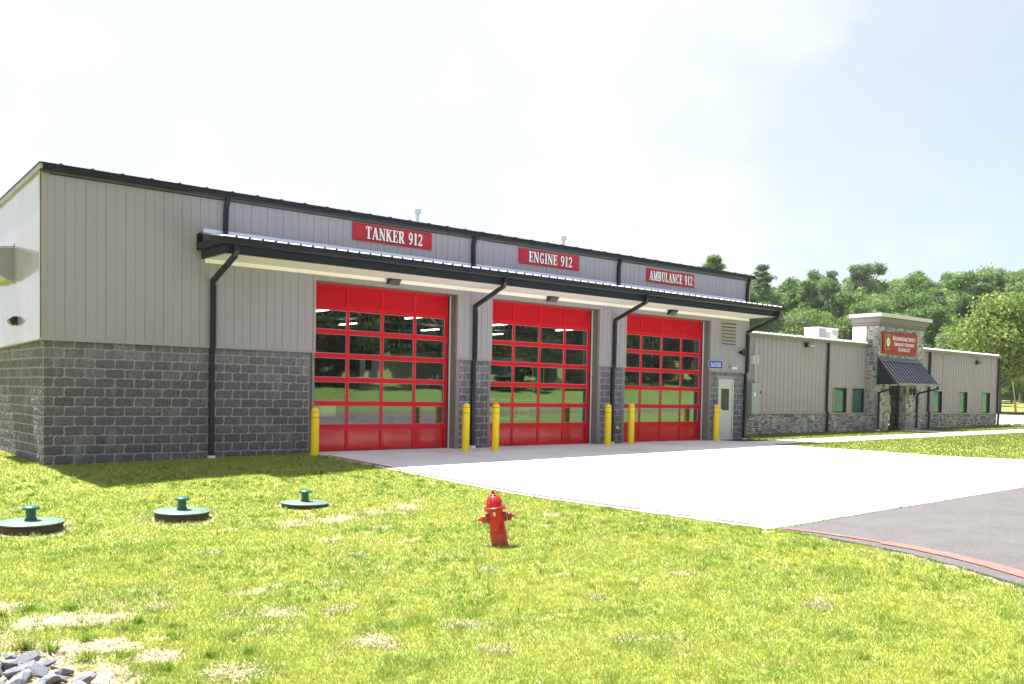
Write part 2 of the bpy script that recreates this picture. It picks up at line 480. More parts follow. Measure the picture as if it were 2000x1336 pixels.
def axis(segs):
    out = []
    for a, b, s in segs: out += list(np.arange(a, b, s))
    return np.array(sorted(set(np.round(out, 4))))
gx = axis([(-900, -300, 100), (-300, -60, 20), (-60, -8, 2), (-8, -4, .25), (-4, 7, .125), (7, 26, .5), (26, 76, 1), (76, 130, 3), (130, 400, 10), (400, 1200, 100)])
gy = axis([(-900, -200, 70), (-200, -60, 8), (-60, -20, 1), (-20, -4, .125), (-4, 6, .25), (6, 30, 2), (30, 140, 6), (140, 500, 30), (500, 1200, 100)])
XX, YY = np.meshgrid(gx, gy)
ZZ = G(XX, YY)
low = np.zeros(XX.shape, bool)
for P in PAVED: low |= in_poly(XX, YY, P)
low |= (XX > .3) & (XX < 23.6) & (YY > .3) & (YY < 17.6)
ZZ = np.where(low, ZZ - .06, ZZ + ((fbm(XX, YY, .7, 3) - .5) * .035 + (fbm(XX, YY, .22, 8) - .5) * .022) * ((XX < 6) & (YY < -.6)))
BB = bare(XX, YY)
ZZ = ZZ - .012 * BB
gcol_soil = np.array([.27, .175, .125]); gcol_straw = np.array([.42, .325, .265]); gcol_green = np.array([.22, .25, .04])
st = fbm(XX, YY, .25, 77)[..., None]
soil = gcol_soil * (1 - st) + gcol_straw * st
mead = np.array([.21, .24, .040])
tint = gcol_green * (1 - BB[..., None]) + soil * BB[..., None]
far_ = ((XX > 26) | (YY < -39))[..., None]
mead = np.where(((YY < -36) | ((YY < -9) & (XX > 24)))[..., None], np.array([.085, .15, .025]), mead)
tint = np.where(far_, mead * (.86 + .28 * fbm(XX, YY, 6, 55)[..., None]), tint)
ny, nx = XX.shape
idx = np.arange(nx * ny).reshape(ny, nx)
F = np.stack([idx[:-1, :-1], idx[:-1, 1:], idx[1:, 1:], idx[1:, :-1]], -1).reshape(-1, 4)
V = np.stack([XX, YY, ZZ], -1).reshape(-1, 3)
M['lawn'] = mat('lawn_soil', attr='tint', rough=.95, vary=.22, vscale=22, bump=.7, bscale=45, bdist=.02)
lawn = npmesh('lawn', V, F, M['lawn'], col=tint.reshape(-1, 3), smooth=True)
tag(lawn, kind='structure')

def sheet(name, P, m, dz, step=.8, skirt=.1, parent=None, kind='structure'):
    # a paved sheet following the ground, cut to a polygon
    b = bmesh.new()
    vs = [b.verts.new((x, y, 0)) for x, y in P]
    f = b.faces.new(vs)
    xs = [p[0] for p in P]; ys = [p[1] for p in P]
    for ax, lo, hi in ((0, min(xs), max(xs)), (1, min(ys), max(ys))):
        t = lo + step
        while t < hi:
            co = (t, 0, 0) if ax == 0 else (0, t, 0); no = (1, 0, 0) if ax == 0 else (0, 1, 0)
            bmesh.ops.bisect_plane(b, geom=b.verts[:] + b.edges[:] + b.faces[:], plane_co=co, plane_no=no)
            t += step
    bnd = [e for e in b.edges if len(e.link_faces) == 1]
    if skirt:
        r = bmesh.ops.extrude_edge_only(b, edges=bnd)
        sk = {v for v in r['geom'] if isinstance(v, bmesh.types.BMVert)}
    else: sk = set()
    for v in b.verts: v.co.z = g(v.co.x, v.co.y) + dz - (skirt if v in sk else 0)
    bmesh.ops.recalc_face_normals(b, faces=b.faces)
    me = bpy.data.meshes.new(name); b.to_mesh(me); b.free(); me.materials.append(m)
    if sum(p.normal.z * p.area for p in me.polygons) < 0: me.flip_normals()
    o = bpy.data.objects.new(name, me); COL.objects.link(o)
    if parent: o.parent = parent
    elif kind: tag(o, kind=kind)
    return o
apron = sheet('concrete_apron', APRON, M['concrete'], .008)
asph = sheet('asphalt_driveway', ASPH, M['asphalt'], .004, step=2)
walk = sheet('sidewalk', WALK, M['concrete2'], .014)
lot = sheet('parking_lot', LOT, M['road'], .01, step=2)
for k, (a, b_, w) in enumerate([((73.5, 6), (84, 34), 1.1), ((86, 2), (96, 36), 1.6)]):
    n_ = 14; P = [(a[0] + (b_[0] - a[0]) * i / n_, a[1] + (b_[1] - a[1]) * i / n_) for i in range(n_ + 1)]
    m_ = MB(); vs = []
    for x, y in P: vs += [(x - w, y, g(x, y) + .05), (x + w, y, g(x, y) + .05)]
    m_.add(vs, [(2 * i, 2 * i + 1, 2 * i + 3, 2 * i + 2) for i in range(n_)])
    tag(m_.build('gravel_path', M['concrete2']), kind='structure')

# painted fire-lane line: strips along the apron's west edge and round the asphalt
from mathutils.bvhtree import BVHTree
def surf_fn(o):
    me = o.data; t = BVHTree.FromPolygons([v.co for v in me.vertices], [p.vertices for p in me.polygons])
    def f(x, y):
        h = t.ray_cast(Vector((x, y, 20)), Vector((0, 0, -1)))
        return h[0].z if h[0] is not None else g(x, y)
    return f
SURF = {}
def densify(pts, d=.2):
    out = [pts[0]]
    for a, b in zip(pts, pts[1:]):
        n = max(1, int(math.hypot(b[0] - a[0], b[1] - a[1]) / d)); out += [(a[0] + (b[0] - a[0]) * i / n, a[1] + (b[1] - a[1]) * i / n) for i in range(1, n + 1)]
    return out
def strip(name, pts, w, m, parent, dz=.011):
    pts = densify(pts); sf = SURF.setdefault(parent.name, surf_fn(parent)) if parent.name not in SURF else SURF[parent.name]
    vs, fs = [], []
    for i, (x, y) in enumerate(pts):
        a = Vector(pts[max(i - 1, 0)]); b = Vector(pts[min(i + 1, len(pts) - 1)]); t = (b - a).normalized(); q = Vector((-t.y, t.x)) * w / 2
        for s_ in (-1, 1):
            X, Y = x + s_ * q.x, y + s_ * q.y; vs.append((X, Y, sf(X, Y) + dz))
    for i in range(len(pts) - 1): fs.append((2 * i, 2 * i + 1, 2 * i + 3, 2 * i + 2))
    mb = MB(); mb.add(vs, fs); return mb.build(name, m, parent, recalc=False)
def line(x0, y0, x1, y1, n=20): return [(x0 + (x1 - x0) * i / n, y0 + (y1 - y0) * i / n) for i in range(n + 1)]
strip('painted_line', line(6.17, -.75, 6.25, -3.5), .10, M['redline_shade'], apron)
strip('painted_line', line(6.25, -3.6, 6.28, -10.8), .12, M['redline_sun'], apron)
for y0, y1 in ((-11.05, -11.2), (-11.5, -11.85), (-12.3, -12.9)):
    strip('painted_line', line(6.27, y0, 6.27, y1, 3), .085, M['redline'], apron)
curve = [(6.32, -13.45), (6.36, -13.9), (6.37, -14.4), (6.33, -14.9), (6.25, -15.4), (6.10, -15.9), (5.9, -16.4), (5.6, -16.95), (5.1, -17.6), (4.5, -18.35), (3.7, -19.3), (2.7, -20.5), (.4, -23.1)]
strip('painted_line', curve[:4], .09, M['redline'], asph)
strip('painted_line', curve[3:], .22, M['redline'], asph)
strip('painted_line', line(21.2, -.6, 21.2, -3.0, 6), .08, M['redline_shade'], apron)
for x in (9.5, 13.9, 18.2): strip('expansion_joint', line(x, -.5, x, -13.1), .018, M['seam'], apron)
for y in (-4.3, -8.7): strip('expansion_joint', line(6.4, y, 22.2, y), .018, M['seam'], apron)
for x in np.arange(25.5, 60, 1.6): strip('expansion_joint', line(x, -2.85, x, -1.1, 3), .015, M['seam'], walk)

# ------------------------------------------------------------------ grass
def make_grass():
    CX, CY = -4.86, -20.84
    def sample(n, b0, b1, r0, r1):
        th = np.radians(rng.uniform(b0, b1, n)); r = np.exp(rng.uniform(math.log(r0), math.log(r1), n))
        return CX + r * np.sin(th), CY + r * np.cos(th), r
    x, y, r = sample(760000, 1, 78, 4.6, 27)
    x2, y2, r2 = sample(130000, 45, 76, 27, 75)
    x = np.concatenate([x, x2]); y = np.concatenate([y, y2]); r = np.concatenate([r, r2])
    keep = ~((x > -.02) & (x < 24.2) & (y > -.02))
    keep &= ~((x > 24) & (x < 50.6) & (y > 1.95)) & (y < 40) & ~((x > 35.9) & (x < 40.4) & (y > 1.3))
    for P in PAVED: keep &= ~in_poly(x, y, P)
    for px, py in ((-1.64, -6.36), (.4, -6.69), (2.43, -6.79)): keep &= np.hypot(x - px, y - py) > .45
    b = bare(x, y)
    keep &= rng.random(len(x)) > b * 1.3
    x, y, r, b = x[keep], y[keep], r[keep], b[keep]
    n0 = len(x)
    # scattered darker, longer tufts
    nt = 1500; tx0 = rng.uniform(-5, 6.2, nt); ty0 = rng.uniform(-18, -1, nt)
    tk = vnoise(tx0, ty0, 1.3, 201) > .42
    for P in PAVED: tk &= ~in_poly(tx0, ty0, P)
    tx0, ty0 = tx0[tk], ty0[tk]
    tx1 = np.repeat(tx0, 16) + rng.normal(0, .028, len(tx0) * 16); ty1 = np.repeat(ty0, 16) + rng.normal(0, .028, len(tx0) * 16)
    ok = np.ones(len(tx1), bool)
    for P in PAVED: ok &= ~in_poly(tx1, ty1, P)
    for px, py in ((-1.64, -6.36), (.4, -6.69), (2.43, -6.79)): ok &= np.hypot(tx1 - px, ty1 - py) > .45
    tx1, ty1 = tx1[ok], ty1[ok]
    x = np.concatenate([x, tx1]); y = np.concatenate([y, ty1]); r = np.hypot(x - CX, y - CY); b = bare(x, y)
    istuft = np.arange(len(x)) >= n0
    n = len(x)
    big = fbm(x, y, .55, 11, 3); fine = vnoise(x, y, .12, 23)
    tuft = np.clip((fbm(x, y, .35, 41) - .60) * 6, 0, 1)          # lusher clumps
    edge = np.exp(-((b - .35) / .18) ** 2)                         # longer grass round the bare spots
    h = (.012 + .016 * rng.random(n) + .014 * fine) * (1 + .55 * tuft + .95 * edge) + .00055 * r
    h = np.where(rng.random(n) < .006, h * 1.9, h); h = np.where(istuft, rng.uniform(.045, .085, n), h)
    w = np.maximum(.0026, r * .00052) * (.7 + .6 * rng.random(n))
    az = rng.uniform(0, 2 * np.pi, n); lean = rng.uniform(.2, 1.3, n)
    la = rng.uniform(0, 2 * np.pi, n)
    z = G(x, y) - .004 + ((fbm(x, y, .7, 3) - .5) * .035 + (fbm(x, y, .22, 8) - .5) * .022) * ((x < 6) & (y < -.6)) - .012 * b
    dx, dy = np.cos(az) * w, np.sin(az) * w
    tx, ty = np.cos(la) * h * lean, np.sin(la) * h * lean
    V = np.empty((n, 3, 3)); V[:, 0] = np.stack([x - dx, y - dy, z], -1); V[:, 1] = np.stack([x + dx, y + dy, z], -1)
    V[:, 2] = np.stack([x + tx, y + ty, z + h], -1)
    ca = np.array([.285, .345, .055]); cb = np.array([.175, .285, .045]); cy = np.array([.54, .47, .13]); cs = np.array([.56, .44, .30])
    mixg = np.clip(2.6 * (big - .40) + .8 * (fbm(x, y, 2.6, 71) - .5) + .6 * tuft + .75 * edge + .25 * (rng.random(n) - .5), 0, 1)[:, None]
    c = ca * (1 - mixg) + cb * mixg
    c = np.where(istuft[:, None], np.array([.15, .26, .035]), c)
    yel = (~istuft) & (rng.random(n) < .16 + .45 * np.clip(fbm(x, y, 1.6, 61) - .45, 0, 1))
    yel = yel[:, None]
    c = np.where(yel, .45 * c + .55 * cy, c)
    c = np.where((rng.random(n) < .03 + .12 * b)[:, None], cs, c)
    c = c * rng.uniform(.86, 1.14, n)[:, None]
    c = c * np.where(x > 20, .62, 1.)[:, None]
    c = np.repeat(c, 3, 0)
    M['grass'] = mat('grass_blades', attr='tint', rough=.7, spec=.25, transl=.45)
    o = npmesh('grass', V.reshape(-1, 3), np.arange(3 * n).reshape(n, 3), M['grass'], col=c)
    tag(o, 'short yellow-green lawn grass growing over the slope', 'grass', kind='stuff')
make_grass()

# dead straw and twigs lying on the bare soil
def make_straw():
    n = 9000
    k = rng.integers(0, len(PATCH), n); P = np.array(PATCH)
    x = P[k, 0] + rng.normal(0, 1, n) * P[k, 2] * .7; y = P[k, 1] + rng.normal(0, 1, n) * P[k, 2] * .7
    keep = (bare(x, y) > .25)
    for PL in PAVED: keep &= ~in_poly(x, y, PL)
    x, y = x[keep], y[keep]; n = len(x)
    a = rng.uniform(0, 2 * np.pi, n); L = rng.uniform(.015, .06, n); w = rng.uniform(.0015, .004, n)
    z = G(x, y) - .004 + rng.uniform(0, .02, n)
    d = np.stack([np.cos(a) * L, np.sin(a) * L, rng.normal(0, .008, n)], -1); q = np.stack([-np.sin(a) * w, np.cos(a) * w, np.zeros(n)], -1)
    c0 = np.stack([x, y, z], -1)
    V = np.stack([c0 - d - q, c0 - d + q, c0 + d + q, c0 + d - q], 1).reshape(-1, 3)
    col = np.array([.46, .38, .29]) * rng.uniform(.45, 1.2, n)[:, None]
    m_ = mat('straw', attr='tint', rough=.9)
    o = npmesh('straw', V, np.arange(4 * n).reshape(n, 4), m_, col=np.repeat(col, 4, 0))
    tag(o, 'pale dead straw scattered over the bare soil patches', 'straw', kind='stuff')
make_straw()

def make_clover():
    n = 230
    x = rng.uniform(-3, 6, n); y = rng.uniform(-17, -8, n)
    keep = (vnoise(x, y, 1.5, 91) > .45) & (bare(x, y) < .3)
    for PL in PAVED: keep &= ~in_poly(x, y, PL)
    mb = MB()
    for a, b_ in zip(x[keep], y[keep]):
        r = random.uniform(.007, .012); z = g(a, b_) + random.uniform(.05, .075)
        mb.lathe([(r * .3, -r), (r, 0), (r * .5, r * .9)], (a, b_, z), 6)
        mb.tube([(a, b_, g(a, b_) - .01), (a, b_, z)], .0012, 3)
    o = mb.build('clover_flowers', mat('clover_white', (.7, .68, .62), .8), recalc=False)
    tag(o, 'tiny white clover heads dotted through the lawn', 'clover', kind='stuff')
make_clover()

# ------------------------------------------------------------------ engine bay building
bay = empty('engine_bay', (0, 0, 0), 'tall taupe metal and grey block engine bay building with three red overhead doors', 'fire station')
W_, PP, L1, ZT, END = 4.35, 1.242, 6.178, 4.27, 23.93
DX = [L1 + i * (W_ + PP) for i in range(3)]        # left edges of door openings
TOP = 5.93
SIDY = -.05

def profile_rects(rects, phase, pitch, kind, depth, plane, horiz):
    """ribbed metal sheet; rects = (a0,a1,zlo(a),zhi(a)); horiz 'x': sheet in xz-plane facing -y at y=plane; 'y': in yz-plane facing -x"""
    mb = MB()
    for a0, a1, zl, zh in rects:
        zl_ = zl if callable(zl) else (lambda t, q=zl: q); zh_ = zh if callable(zh) else (lambda t, q=zh: q)
        pts = [(a0, 0.)]
        k = math.floor((a0 - phase) / pitch) - 1
        while phase + k * pitch < a1 + pitch:
            c = phase + k * pitch; k += 1
            if kind == 'groove': pr = [(c - .009, 0), (c - .006, depth * (1.7 if k % 2 else .9)), (c + .006, depth * (1.7 if k % 2 else .9)), (c + .009, 0)]
            else: pr = [(c - .055, 0), (c - .030, -depth), (c + .030, -depth), (c + .055, 0), (c + pitch / 2 - .028, 0), (c + pitch / 2 - .012, -.006), (c + pitch / 2 + .012, -.006), (c + pitch / 2 + .028, 0)]
            for p in pr:
                if a0 + .001 < p[0] < a1 - .001: pts.append(p)
        pts.append((a1, 0.))
        vs = []
        for a, d in pts:
            for z in (zl_(a), zh_(a)):
                vs.append((a, plane + d, z) if horiz == 'x' else (plane + d, a, z))
        n = len(pts)
        mb.add(vs, [(2 * i, 2 * i + 2, 2 * i + 3, 2 * i + 1) for i in range(n - 1)])
    return mb
fr = [(-.05, DX[0] - .06, 2.505, TOP)]
for i in range(3):
    fr.append((DX[i] - .06, DX[i] + W_ + .06, ZT + .06, TOP))
    fr.append((DX[i] + W_ + .06, (DX[i + 1] - .06) if i < 2 else END, 2.505, TOP))
lv = (22.31, 23.13, 3.40, 4.25)
profile_rects(fr, .0, .2032, 'groove', .007, SIDY, 'x').build('front_cladding', M['siding'], bay, recalc=False)
rake = lambda y: 5.98 - .055 * y
sill = lambda y: 2.5 - .02 * y
profile_rects([(-.05, 17.9, sill, lambda y: rake(y) - .02)], .0, .2032, 'groove', .007, -.05, 'y').build('side_cladding', M['sidingend'], bay, recalc=False)
# structural wall behind the cladding with openings (front), sides and back
mb = MB()
for a, b_, z0, z1 in [(0.03, DX[0], -.4, TOP), (DX[0] + W_, DX[1], -.4, TOP), (DX[1] + W_, DX[2], -.4, TOP), (DX[2] + W_, END - .03, -.4, TOP)]:
    mb.box(a, b_, .035, .27, z0, z1)
for x in DX: mb.box(x, x + W_, .035, .27, ZT, TOP)
mb.box(.03, .25, .27, 17.9, -.4, 5.0); mb.box(END - .25, END - .03, .27, 17.9, -.4, 5.0)
for a, b_ in [(.25, DX[0]), (DX[0] + W_, DX[1]), (DX[1] + W_, DX[2]), (DX[2] + W_, END - .25)]: mb.box(a, b_, 17.6, 17.9, -.4, 5.0)
for x in DX: mb.box(x, x + W_, 17.6, 17.9, 3.7, 5.0)
mb.build('wall', M['intwall'], bay)
mb = MB(); mb.add([(.0, -.1, 5.95), (END, -.1, 5.95), (END, 18, 4.98), (0, 18, 4.98), (0, -.1, 5.88), (END, -.1, 5.88), (END, 18, 4.90), (0, 18, 4.90)],
       [(0, 1, 2, 3), (7, 6, 5, 4), (0, 4, 5, 1), (1, 5, 6, 2), (2, 6, 7, 3), (3, 7, 4, 0)])
roof = mb.build('roof', M['intceil'], bay)
mb = MB()
for x in np.arange(.30, END + .1, .61):     # seams of the metal roof, seen end-on over the gutter
    mb.prism([(x - .03, 5.955), (x + .03, 5.955), (x + .018, 5.99), (x - .018, 5.99)], 1, -.19, .35)
mb.box(0, END, -.195, -.12, 5.99, 6.03)
mb.box(0, END, -.12, .36, 5.952, 5.958)
for x in np.arange(.30, END + .1, .61): mb.box(x - .028, x + .028, -.19, -.13, 6.02, 6.085)
mb.build('roof_rib', M['black'], roof)
# main gutter with black fascia shadow gap
mb = MB()
gp = [(-.06, 5.93), (-.155, 5.93), (-.185, 5.96), (-.195, 6.055), (-.215, 6.06), (-.215, 6.045), (-.06, 6.045)]
gp = [(-.056, 5.915), (-.15, 5.915), (-.18, 5.95), (-.19, 6.02), (-.215, 6.035), (-.215, 6.06), (-.056, 6.06)]
mb.prism(gp, 0, -.08, END + .08)
mb.box(.10, END - .15, -.075, -.056, 5.86, 5.915)
mb.build('gutter', M['black'], bay)
mb = MB(); mb.box(END + .06, END + .16, -.20, .1, 5.93, 6.05); mb.build('gutter_end', M['black'], bay)
# rake trim on the left end: light fascia with dark cap
mb = MB()
mb.add([(-.10, -.2, 5.93), (-.10, 18, 5.93 - .055 * 18.2), (-.10, 18, 6.03 - .055 * 18.2), (-.10, -.2, 6.03), (-.05, -.2, 5.93), (-.05, 18, 5.93 - .055 * 18.2), (-.05, 18, 6.03 - .055 * 18.2), (-.05, -.2, 6.03)],
       [(0, 1, 2, 3), (7, 6, 5, 4), (0, 4, 5, 1), (1, 5, 6, 2), (2, 6, 7, 3), (3, 7, 4, 0)])
mb.build('rake_trim', M['siding'], bay)
mb = MB()
mb.add([(-.115, -.2, 6.03), (-.115, 18, 6.03 - .055 * 18.2), (-.115, 18, 6.06 - .055 * 18.2), (-.115, -.2, 6.06), (.1, -.2, 6.03), (.1, 18, 6.03 - .055 * 18.2), (.1, 18, 6.06 - .055 * 18.2), (.1, -.2, 6.06)],
       [(0, 1, 2, 3), (7, 6, 5, 4), (0, 4, 5, 1), (1, 5, 6, 2), (2, 6, 7, 3), (3, 7, 4, 0)])
mb.build('rake_cap', M['black'], bay)
# corner trims, base trim, opening trims
mb = MB()
mb.box(-.062, -.048, -.062, .06, 2.48, 5.90); mb.box(-.062, .055, -.062, -.048, 2.483, 5.903)
mb.box(END - .055, END + .012, -.062, -.045, 2.48, 5.90); mb.box(END - .002, END + .010, -.06, .4, 2.48, 5.9)
for a, b_ in [(-.07, DX[0] - .06), (DX[0] + W_ + .06, DX[1] - .06), (DX[1] + W_ + .06, DX[2] - .06), (DX[2] + W_ + .06, END)]:
    mb.prism([(-.048, 2.54), (-.060, 2.54), (-.064, 2.505), (-.085, 2.48), (-.085, 2.47), (-.02, 2.47), (-.02, 2.50)], 0, a, b_)
for i, x in enumerate(DX):
    mb.box(x - .065, x - .002, -.058, .03, 2.47, ZT + .06); mb.box(x + W_ + .002, x + W_ + .065, -.058, .03, 2.47, ZT + .06)
    mb.box(x - .002, x + W_ + .002, -.0585, .03, ZT + .002, ZT + .063)
mb.build('cladding_trim', M['trim'], bay)
mb = MB()
mb.add([(-.085, -.06, 2.505), (-.085, 17.9, 2.147), (-.085, 17.9, 2.117), (-.085, -.06, 2.475), (-.0, -.06, 2.505), (-.0, 17.9, 2.147), (-.0, 17.9, 2.117), (-.0, -.06, 2.475)],
       [(0, 1, 2, 3), (7, 6, 5, 4), (0, 4, 5, 1), (1, 5, 6, 2), (2, 6, 7, 3), (3, 7, 4, 0)])
mb.build('side_drip_trim', M['trim'], bay)

# split-face block masonry
def block_wall(name, a0, a1, plane, horiz, parent, zlo=-.32, zhi=2.50, phase=0., cut=None, rough=.011, seed=1):
    r = random.Random(seed); mb = MB(); h = .2032; L = .4064; j = .0048
    n0 = math.floor((zlo - .09) / h); k = n0
    while .09 + k * h < zhi:
        z0, z1 = max(.09 + k * h, zlo), min(.09 + (k + 1) * h, zhi)
        off = phase + (0 if k % 2 == 0 else L / 2)
        i = math.floor((a0 - off) / L)
        while off + i * L < a1:
            b0, b1 = max(off + i * L, a0), min(off + (i + 1) * L, a1); i += 1
            if b1 - b0 < .03: continue
            segs = [(b0, b1)]
            if cut:
                ca0, ca1, cz = cut; cm = (z0 + z1) / 2 < cz
                if cm:
                    segs = []
                    if b0 < ca0 - .03: segs.append((b0, min(b1, ca0)))
                    if b1 > ca1 + .03: segs.append((max(b0, ca1), b1))
            for s0, s1 in segs:
                t = r.uniform(.84, 1.18); base = (.100 * t, .097 * t, .116 * t)
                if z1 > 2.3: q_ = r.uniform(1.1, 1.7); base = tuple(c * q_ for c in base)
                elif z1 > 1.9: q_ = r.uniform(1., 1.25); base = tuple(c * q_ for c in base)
                nu = max(2, round((s1 - s0) / .045)); nv = 5
                vs, fs = [], []
                for v in range(nv + 1):
                    for u in range(nu + 1):
                        a = s0 + j + (s1 - s0 - 2 * j) * u / nu; z = z0 + j + (z1 - z0 - 2 * j) * v / nv
                        e = (u in (0, nu)) or (v in (0, nv))
                        d = .004 * r.random() if e else -r.uniform(-.1, 1) * rough - .004
                        vs.append((a, plane + d, z) if horiz == 'x' else (plane + d, a, z))
                for v in range(nv):
                    for u in range(nu):
                        q = v * (nu + 1) + u; fs.append((q, q + 1, q + nu + 2, q + nu + 1))
                # side skirts back to the mortar
                loop = list(range(nu + 1)) + [v * (nu + 1) + nu for v in range(1, nv + 1)] + [nv * (nu + 1) + u for u in range(nu - 1, -1, -1)] + [v * (nu + 1) for v in range(nv - 1, 0, -1)]
                bse = len(vs)
                for q in loop:
                    p = vs[q]; vs.append((p[0], plane + .02, p[2]) if horiz == 'x' else (plane + .02, p[1], p[2]))
                m_ = len(loop)
                for q in range(m_): fs.append((loop[q], bse + q, bse + (q + 1) % m_, loop[(q + 1) % m_]))
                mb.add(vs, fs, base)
        k += 1
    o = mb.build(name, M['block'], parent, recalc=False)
    mm = MB()
    def bx(p, q, zz0=zlo, zz1=zhi):
        if horiz == 'x': mm.box(p, q, plane + .0005, plane + .034, zz0, zz1)
        else: mm.box(plane + .0005, plane + .034, p, q, zz0, zz1)
    if cut:
        bx(a0, cut[0]); bx(cut[1], a1); bx(cut[0], cut[1], cut[2], zhi)
    else: bx(a0, a1)
    mm.build('mortar', M['mortar'], o)
    return o
block_wall('masonry_base', 0., 6.03, 0., 'x', bay, seed=1)
block_wall('masonry_base', .01, 17.9, 0., 'y', bay, zhi=2.48, phase=.0, rough=.016, seed=2)
block_wall('masonry_pier', DX[0] + W_ + .13, DX[1] - .07, 0., 'x', bay, seed=3)
block_wall('masonry_pier', DX[1] + W_ + .13, DX[2] - .07, 0., 'x', bay, seed=4)
block_wall('masonry_pier', DX[2] + W_ + .13, END - .01, 0., 'x', bay, seed=5, cut=(22.27, 23.17, 2.225))

# steel jambs
for i, x in enumerate(DX):
    mb = MB()
    mb.box(x - .07, x - .003, -.012, .29, -.1, 2.47); mb.box(x + W_ + .003, x + W_ + .13, -.012, .033, -.1, 2.47)
    mb.box(x + W_ + .003, x + W_ + .02, .033, .30, -.1, 2.47); mb.box(x + W_ + .004, x + W_ + .02, -.02, .30, 2.475, ZT)
    mb.box(x - .02, x - .004, -.02, .30, 2.475, ZT); mb.box(x - .02, x + W_ + .02, -.02, .30, ZT - .012, ZT - .003)
    mb.build('door_jamb', M['jamb'], bay)
    mb = MB(); mb.box(x + W_ - .028, x + W_ - .002, .255, .29, -.05, ZT - .014); mb.build('weather_seal', M['seal'], bay)
    mb = MB(); mb.box(x + W_ - .075, x + W_ - .03, .30, .34, -.05, ZT - .015); mb.build('door_track', M['rubber'], bay)

for x in DX:
    mb = MB(); mb.box(x + W_ - .0285, x + W_ + .0025, .302, .33, -.05, ZT - .016); mb.build('seal_light_block', M['rubber'], bay)  # added black filler, blocks lamp light leaking through the gap by the seal
# overhead doors
def overhead_door(x, y):
    d = empty('garage_door', (x, y, 0)); d.parent = bay
    Wd = W_ - .07; ns = 7; sh = ZT / ns; fm = MB()
    xs = [.0, .11]; pane = (Wd - .22 - 3 * .085) / 4
    cols = []
    c = .11
    for k in range(4): cols.append((c, c + pane)); c += pane + .085
    # stiles
    fm.box(0, .11, 0, .045, 0.01, ZT - .005); fm.box(Wd - .11, Wd, 0, .045, 0.01, ZT - .005)
    for k in range(3): fm.box(cols[k][1], cols[k + 1][0], 0.001, .044, .012, ZT - .007)
    for r_ in range(ns + 1):
        z = r_ * sh
        z0 = max(z - .062, .012); z1 = min(z + .062, ZT - .006)
        if r_ == 1: z1 = z + .075
        for (p, q) in cols:
            if r_ in (0, ns): fm.box(p, q, .002, .043, z0, z1)
            else: fm.box(p, q, .002, .043, z0, z - .002); fm.box(p, q, .002, .043, z + .002, z1); fm.box(p, q, .012, .040, z - .002, z + .002)
    fm.build('door_frame', M['red'], d)
    tr = MB()
    for r_ in range(ns):
        z0 = r_ * sh + .062 + (.013 if r_ == 1 else 0); z1 = (r_ + 1) * sh - .062
        if r_ == 0: z1 = sh - .062
        for k, (p, q) in enumerate(cols):
            if r_ in (0, ns - 1):
                mb = MB(); n = 10; vs = []; amp = .0035 if r_ == 0 else .0015
                for b_ in range(n + 1):
                    for a in range(n + 1):
                        u, v = a / n, b_ / n
                        bul = math.sin(math.pi * u) * math.sin(math.pi * v)
                        skew = 1 + .5 * math.sin(5 * u + 3 * v + k * 1.7)
                        vs.append((p + (q - p) * u, .020 - amp * bul * skew, z0 + (z1 - z0) * v))
                mb.add(vs, [(j * (n + 1) + i, j * (n + 1) + i + 1, (j + 1) * (n + 1) + i + 1, (j + 1) * (n + 1) + i) for i in range(n) for j in range(n)])
                mb.build('solid_panel', M['redpanel'], d, smooth=True, recalc=False)
            else:
                mb = MB(); mb.box(p + .008, q - .008, .018, .022, z0 + .008, z1 - .008); mb.build('glass_pane', M['glass'], d)
                tr.box(p, q, .004, .03, z0, z0 + .010); tr.box(p, q, .004, .03, z1 - .008, z1)
                tr.box(p, p + .008, .004, .03, z0 + .010, z1 - .008); tr.box(q - .008, q, .004, .03, z0 + .010, z1 - .008)
    tr.build('glazing_bead', M['trim'], d)
    sb = MB(); sb.box(0.01, Wd - .01, .005, .04, -.03, .011); sb.build('bottom_seal', M['rubber'], d)
    return d
d0 = overhead_door(DX[0], .30); d0['label'] = 'red glazed overhead door under the TANKER 912 sign'
for i, w_ in ((1, 'ENGINE 912'), (2, 'AMBULANCE 912')):
    d = copy_tree(d0, bay, (DX[i], .30, 0)); d['label'] = 'red glazed overhead door under the %s sign' % w_
# rear wall: solid doors with a high window each
mb = MB()
for x in DX:
    mb.box(x, x + W_, 17.62, 17.7, -.1, 2.0); mb.box(x, x + .8, 17.62, 17.7, 2.0, 3.7); mb.box(x + 2.6, x + W_, 17.62, 17.7, 2.0, 3.7); mb.box(x + .8, x + 2.6, 17.62, 17.7, 3.2, 3.7)
mb.build('rear_door', M['intwall'], bay)

# canopy over the doors
can = empty('canopy', (0, 0, 0)); can.parent = bay
CX0, CX1, CY = 3.2, 23.95, -1.45
mb = MB()
mb.box(CX0 + .14, CX1 - .05, CY + .12, SIDY - .01, 4.49, 4.505)
mb.build('soffit', M['soffit'], can)
mb = MB()
for y in np.arange(CY + .24, -.1, .2): mb.box(CX0 + .15, CX1 - .06, y, y + .008, 4.484, 4.489)
mb.build('soffit_groove', M['trim'], can)
mb = MB(); mb.box(CX0 + .16, END - .02, -.085, -.058, 4.40, 4.489); mb.build('soffit_trim', M['soffit'], can)
mb = MB()   # fascia
mb.box(CX0 + .08, CX1 - .02, CY + .06, CY + .12, 4.475, 4.72); mb.box(CX0 + .08, CX0 + .14, CY + .12, SIDY - .01, 4.476, 4.719)
mb.box(CX1 - .05, CX1 - .02, CY + .12, SIDY - .01, 4.476, 4.719)
mb.build('fascia', M['black'], can)
